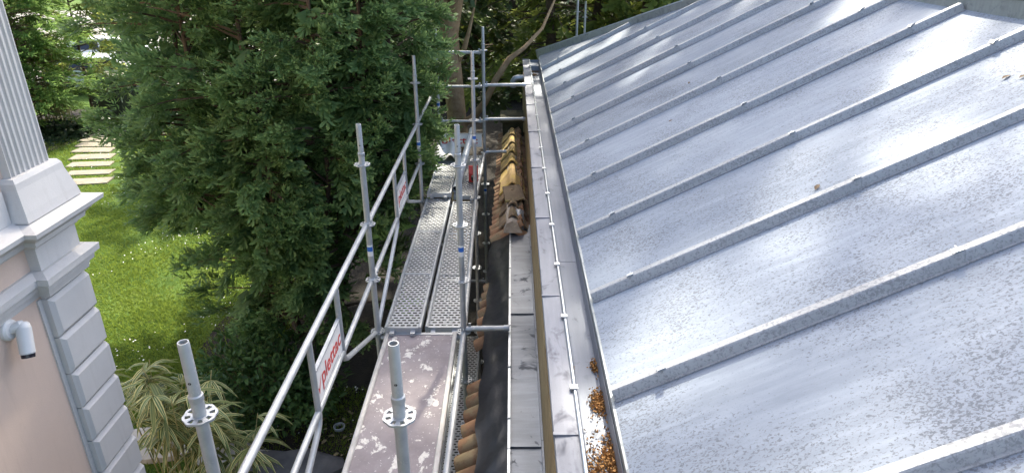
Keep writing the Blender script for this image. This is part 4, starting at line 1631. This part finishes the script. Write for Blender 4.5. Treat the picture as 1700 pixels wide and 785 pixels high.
def text_mesh(txt, size, mat, bold=.012):
    cu = bpy.data.curves.new('lettering', 'FONT')
    cu.body = txt
    cu.size = size
    cu.extrude = .0006
    cu.offset = bold * size
    cu.align_x = 'LEFT'
    o = bpy.data.objects.new('tmp', cu)
    COL.objects.link(o)
    bpy.context.view_layer.update()
    dg = bpy.context.evaluated_depsgraph_get()
    me = bpy.data.meshes.new_from_object(o.evaluated_get(dg))
    bpy.data.objects.remove(o)
    me.materials.clear()
    me.materials.append(mat)
    return me


def guard_frame(x, ya, yb, zt, label, zoff=0):
    """system guardrail frame: top rail, middle rail, two posts whose feet bend out to the deck rosettes, name plate"""
    root = empty('guardrail', (x, ya, zt), label, 'guardrail', 'guardrail frames along the garden side')
    L = yb - ya
    r = .0205
    m = MB()
    m.tube([(0, .03, 0), (0, L - .03, 0)], r, 12)
    m.build('top_rail', M['galv_tube'], root, True)
    m = MB()
    m.tube([(0, .03, -.5), (0, L - .03, -.5)], r * .96, 12)
    m.build('middle_rail', M['galv_tube'], root, True)
    p1, p2 = L * .425, L * .645
    for (yp, sg, yend_) in ((p1, -1, .05), (p2, 1, L - .05)):
        m = MB()
        y2 = yp + sg * .02
        fs_ = [(0, yp, -.005), (0, yp, -.45), (0, yp, -.53), (0, y2, -.575), (0, y2 + sg * .06, -.61), (0, yend_, -.98), (0, yend_ + sg * .02, -1.02)]
        m.tube([(x_ + .0, y_, z_) for x_, y_, z_ in fs_], r * .93, 10)
        m.build('post', M['galv_tube'], root, True)
    m = MB()
    m.box(-.004, .004, p1 + .022, p2 - .022, -.475, -.235)
    pl_ = m.build('name_plate', M['sign_white'], root)
    m = MB()
    m.box(-.012, .012, p1 + .02, p2 - .02, -.236, -.224)
    m.build('plate_edge', M['galv'], pl_)
    me = text_mesh('plettac', .158, M['sign_red'])
    o = link('lettering', me, pl_, (.0056, p1 + .125, -.40))
    o.rotation_euler = (RAD(90), 0, RAD(90))
    w_ = max(v.co.x for v in me.vertices)
    o.scale.x = (p2 - p1 - .165) / w_
    m = MB()
    Z = -.40
    ys = p1 + .035
    m.add([(.0062, ys, Z + .045), (.0062, ys + .022, Z - .012), (.0062, ys + .085, Z + .098), (.0062, ys + .026, Z + .028)], [(0, 1, 3), (1, 2, 3)])
    m.build('logo_mark', M['sign_red'], pl_)
    m = MB()
    m.box(.0042, .0048, p1 + .13, p2 - .12, -.452, -.444)
    m.build('small_print', M['galv'], pl_)
    for ye in (.02, L - .02):
        for z in (0, -.5):
            m = MB()
            m.box(-.012, .03, ye - .025, ye + .025, z - .02, z + .02)
            m.build('hook', M['galv'], root)
    return root


ZG = CAM_H - 2.12
guard_frame(RXL - .012, Y1 + .02, Y2 - .02, ZG, 'near guardrail frame with white and red plettac plate over the garden')
guard_frame(RXL - .008, Y2 + .02, Y3 - .02, ZG, 'far guardrail frame whose plate is brushed by the yew')
ledger('guardrail_tube', (RXL, Y3 - .05, CAM_H - 2.1), (RXL + .06, Y4, CAM_H - 2.0), 'rail running into the yew foliage past the far guardrail frame', 'guardrail', r=.0205)

# board deck (bay one)
d1 = empty('board_deck', (-.777, (Y1 + Y2) / 2, ZD), 'brown scaffold deck board spattered with white paint flakes', 'scaffold deck')
Ld = (Y2 - Y1) / 2 - .02
MB().box(-.268, .268, -Ld - .5, Ld, -.012, .0).build('board', M['deck_board'], d1)
for sg in (-1, 1):
    m = MB()
    m.prism([(sg * .269, -.05), (sg * .306, -.05), (sg * .306, .006), (sg * .297, .011), (sg * .276, .011), (sg * .269, .004)], -Ld - .5, Ld, 'y')
    m.build('edge_rail', M['alu_edge'], d1)
m = MB().box(-.267, .267, Ld - .035, Ld + .0, .001, .005)
m.build('end_strip', M['steel_deck'], d1)


def perforated(wd, L, pitch=.042):
    m = MB()
    nrow = int(L / pitch)
    hw_ = wd / 2 - .028
    ns = 5
    sw = 2 * hw_ / ns
    th = .0
    for r in range(nrow):
        y0 = -L / 2 + r * pitch
        ya, yb = y0 + pitch * .50, y0 + pitch
        m.add([(-hw_, y0, 0), (hw_, y0, 0), (hw_, ya, 0), (-hw_, ya, 0)], [(0, 1, 2, 3)])
        off = .5 if r % 2 else 0
        br = []
        k = -1
        while k <= ns:
            a = -hw_ + (k + off) * sw + sw * .80
            b = a + sw * .20
            br.append((max(-hw_, a - sw * .06), min(hw_, b + sw * .06)))
            k += 1
        for a, b in br:
            if b - a > .002:
                m.add([(a, ya, 0), (b, ya, 0), (b, yb, 0), (a, yb, 0)], [(0, 1, 2, 3)])
        # small lips round the slots give the sheet its thickness
        m.add([(-hw_, ya, 0), (hw_, ya, 0), (hw_, ya, -.012), (-hw_, ya, -.012)], [(0, 1, 2, 3)])
    return m


def steel_plank(x, yc, z, L, wd, label, group, tilt=0):
    root = empty('steel_plank', (x, yc, z), label, 'scaffold plank', group)
    root.rotation_euler.x = tilt
    perforated(wd, L - .06).build('perforated_top', M['steel_deck'], root)
    for sg in (-1, 1):
        m = MB()
        h = wd / 2
        m.prism([(sg * (h - .028), -.055), (sg * (h - .002), -.055), (sg * (h - .002), .008), (sg * (h - .010), .012), (sg * (h - .022), .012), (sg * (h - .028), .001)], -L / 2 + .02, L / 2 - .02, 'y')
        m.build('side_flange', M['galv'], root)
    for sg in (-1, 1):
        m = MB()
        m.box(-wd / 2 + .029, wd / 2 - .029, sg * (L / 2 - .03) - .012, sg * (L / 2 - .03) + .012, -.05, .004)
        m.build('end_cap', M['galv'], root)
        for xx in (-wd * .28, wd * .28):
            m = MB()
            m.box(xx - .02, xx + .02, min(sg * (L / 2 - .018), sg * (L / 2 + .035)), max(sg * (L / 2 - .018), sg * (L / 2 + .035)), -.048, -.022)
            m.build('claw', M['galv'], root)
    for u in (-.17, .17):
        m = MB()
        m.box(-wd / 2 + .029, wd / 2 - .029, u * L - .01, u * L + .01, -.003, .006)
        m.build('rib', M['galv'], root)
    return root


G1 = 'perforated steel planks of the upper deck'
L2 = Y3 - Y2
steel_plank(-.935, (Y2 + Y3) / 2 - .04, ZD + .055, L2 + .02, .315, 'left perforated steel plank whose clawed end overlaps the spattered board', G1)
steel_plank(-.592, (Y2 + Y3) / 2 + .01, ZD + .010, L2 - .04, .33, 'right perforated steel plank beside the post at the deck joint', G1)
steel_plank(-.925, (Y3 + Y4) / 2 + .06, ZD + .13, Y4 - Y3 + .25, .31, 'far left perforated steel plank, raised end beside the yew', G1)
steel_plank(-.60, (Y3 + Y4) / 2 + .03, ZD + .065, Y4 - Y3 + .02, .30, 'far right perforated steel plank carrying the pipe', G1)
G2 = 'steel planks of the lower deck'
ZD2 = ZD - 2.0
steel_plank(-.95, (Y1 + Y2) / 2, ZD2, Y2 - Y1 - .03, .31, 'lower steel plank under the spattered board, garden side', G2)
steel_plank(-.60, (Y1 + Y2) / 2, ZD2, Y2 - Y1 - .03, .34, 'lower steel plank under the spattered board, wall side', G2)
steel_plank(-.95, (Y2 + Y3) / 2, ZD2, L2 - .03, .31, 'lower steel plank under the middle planks, garden side', G2)
steel_plank(-.60, (Y2 + Y3) / 2, ZD2, L2 - .03, .34, 'lower steel plank under the middle planks, wall side', G2)

# things on the far deck
zt = ZD + .08
a, b = Vector((-.72, 8.15, zt + .05)), Vector((-.60, 10.0, zt + .33))
root = empty('loose_pipe', a, 'grey drain pipe lying on the far planks with its dark open end forward', 'pipe')
d = b - a
m = MB()
m.tube([(0, 0, 0), d], .048, 16, False)
m.tube([d * .0, d * .999], .044, 16, False)
m.build('pipe_wall', M['pvc_grey'], root, True)
m = MB()
m.tube([(0, 0, 0) + d * .01 if False else d * .03, d * .035], .0438, 16)
m.build('inner_dark', M['dark_rubber'], root)
root = empty('red_tool', (-.52, 8.62, zt), 'red power tool lying behind the far stickered post', 'tool')
m = MB()
m.prism([(-.05, 0), (.07, 0), (.09, .10), (.06, .2), (-.03, .22), (-.06, .12)], -.06, .06, 'x')
m.build('housing', M['red_plastic'], root)
m = MB()
m.tube([(0, -.05, .04), (0, -.12, .06), (0, -.15, .12)], .022, 10)
m.build('handle', M['dark_rubber'], root, True)
root = empty('end_sign', (-.78, Y4 - .03, ZD + .22), 'white end plate with red plettac letters behind the far planks', 'sign')
m = MB()
m.box(-.33, .33, -.006, .006, 0, .19)
m.build('plate', M['sign_white'], root)
me = text_mesh('plettac', .15, M['sign_red'])
o = link('lettering', me, root, (-.27, -.008, .05))
o.rotation_euler = (RAD(90), 0, 0)
o.scale.x = .54 / max(v.co.x for v in me.vertices)
m = MB()
m.box(-.34, .34, -.010, .010, .19, .205)
m.build('frame', M['galv'], root)
m = MB()


def tarp(u, v):
    return (-1.12 + .34 * u, 9.25 + .55 * v, zt + .08 + .10 * math.sin(u * 4 + v * 3) * math.sin(v * 5) + .04 * math.sin(u * 11) + .05)


m.grid(tarp, 14, 14)
tag(m.build('plastic_sheet', M['tarp_white'], None, True), 'crumpled white plastic sheet on the far left plank by the yew', 'plastic sheet')

# ------------------------------------------------------------------ black cabinet and parked cars beyond the path
p = at(178, 196, h=CAM_H)
cb = empty('garden_cabinet', (p.x, p.y, 0), 'black garden cabinet with pale lid at the end of the path', 'cabinet')
cb.rotation_euler.z = RAD(-22)
m = MB()
m.box(-.55, .75, 0, .85, .03, 1.4)
m.build('body', M['cabinet_black'], cb)
m = MB()
m.box(-.60, .80, -.05, .9, 1.401, 1.46)
m.build('lid', M['cabinet_top'], cb)
m = MB()
m.box(.751, .765, .06, .80, .1, 1.34)
dr = m.build('door', M['cabinet_black'], cb)
m = MB()
m.box(.766, .785, .12, .15, .6, .8)
m.build('handle', M['galv'], dr)


def car(x, y, rot, label, paint):
    root = empty('parked_car', (x, y, 0), label, 'car', 'cars parked beyond the garden')
    root.rotation_euler.z = rot
    side = [(-2.1, .35), (-2.15, .62), (-2.05, .85), (-1.25, .97), (-.62, 1.42), (-.3, 1.48), (.9, 1.47), (1.55, 1.36), (2.0, 1.0), (2.12, .9), (2.15, .45), (2.05, .32)]
    m = MB()
    n = len(side)
    vs = []
    for yy_, k in ((-.86, 1), (-.80, 1.0), (.80, 1.0), (.86, 1)):
        for (a, b) in side:
            tuck = .16 * max(0, (b - .95) / .5)
            s_ = 1 if yy_ > 0 else -1
            vs.append((a * (.985 if abs(yy_) > .83 else 1), yy_ - s_ * tuck, b - (.03 if abs(yy_) > .83 and b > .9 else 0)))
    fs = []
    for r in range(3):
        for i in range(n):
            fs.append((r * n + i, r * n + (i + 1) % n, (r + 1) * n + (i + 1) % n, (r + 1) * n + i))
    fs += [tuple(range(n))[::-1], tuple(range(3 * n, 4 * n))]
    m.add(vs, fs)
    m.build('body', M[paint], root, True)
    for s_ in (-1, 1):
        m = MB()
        f = lambda a, b: (a, s_ * (.862 - .16 * max(0, (b - .95) / .5)), b)
        m.add([f(-.95, 1.0), f(-.5, 1.36), f(.2, 1.40), f(.2, 1.0)], [(0, 1, 2, 3)])
        m.add([f(.28, 1.0), f(.28, 1.40), f(1.1, 1.38), f(1.6, 1.02)], [(0, 1, 2, 3)])
        m.build('side_window', M['black_glass'], root)
        m = MB()
        m.box(1.9, 2.16, s_ * .78 - .08, s_ * .78 + .08, .72, .9)
        m.build('tail_light', M['car_red'], root)
        m = MB()
        m.box(-2.16, -1.95, s_ * .66 - .14, s_ * .66 + .14, .66, .8)
        m.build('headlight', M['tarp_white'], root)
        for a in (-1.35, 1.3):
            m = MB()
            m.tube([(a, s_ * .70, .32), (a, s_ * .88, .32)], .32, 20)
            wh = m.build('wheel', M['tyre'], root)
            m = MB()
            m.tube([(a, s_ * .881, .32), (a, s_ * .89, .32)], .2, 12)
            m.build('rim', M['galv'], wh)
    m = MB()
    m.add([(-1.2, -.66, 1.0), (-1.2, .66, 1.0), (-.66, .60, 1.42), (-.66, -.60, 1.42)], [(0, 1, 2, 3)])
    m.build('windscreen', M['black_glass'], root)
    m = MB()
    m.add([(1.62, -.60, 1.37), (1.62, .60, 1.37), (2.03, .66, 1.03), (2.03, -.66, 1.03)], [(0, 1, 2, 3)])
    m.build('rear_window', M['black_glass'], root)
    return root


p = at(185, 88, h=CAM_H - .7)
car(p.x, p.y, RAD(195), 'white parked car glimpsed between cypress and yew, farther one', 'car_white')
p = at(178, 118, h=CAM_H - .8)
car(p.x, p.y, RAD(188), 'pale grey parked car glimpsed just above the black cabinet', 'car_grey')
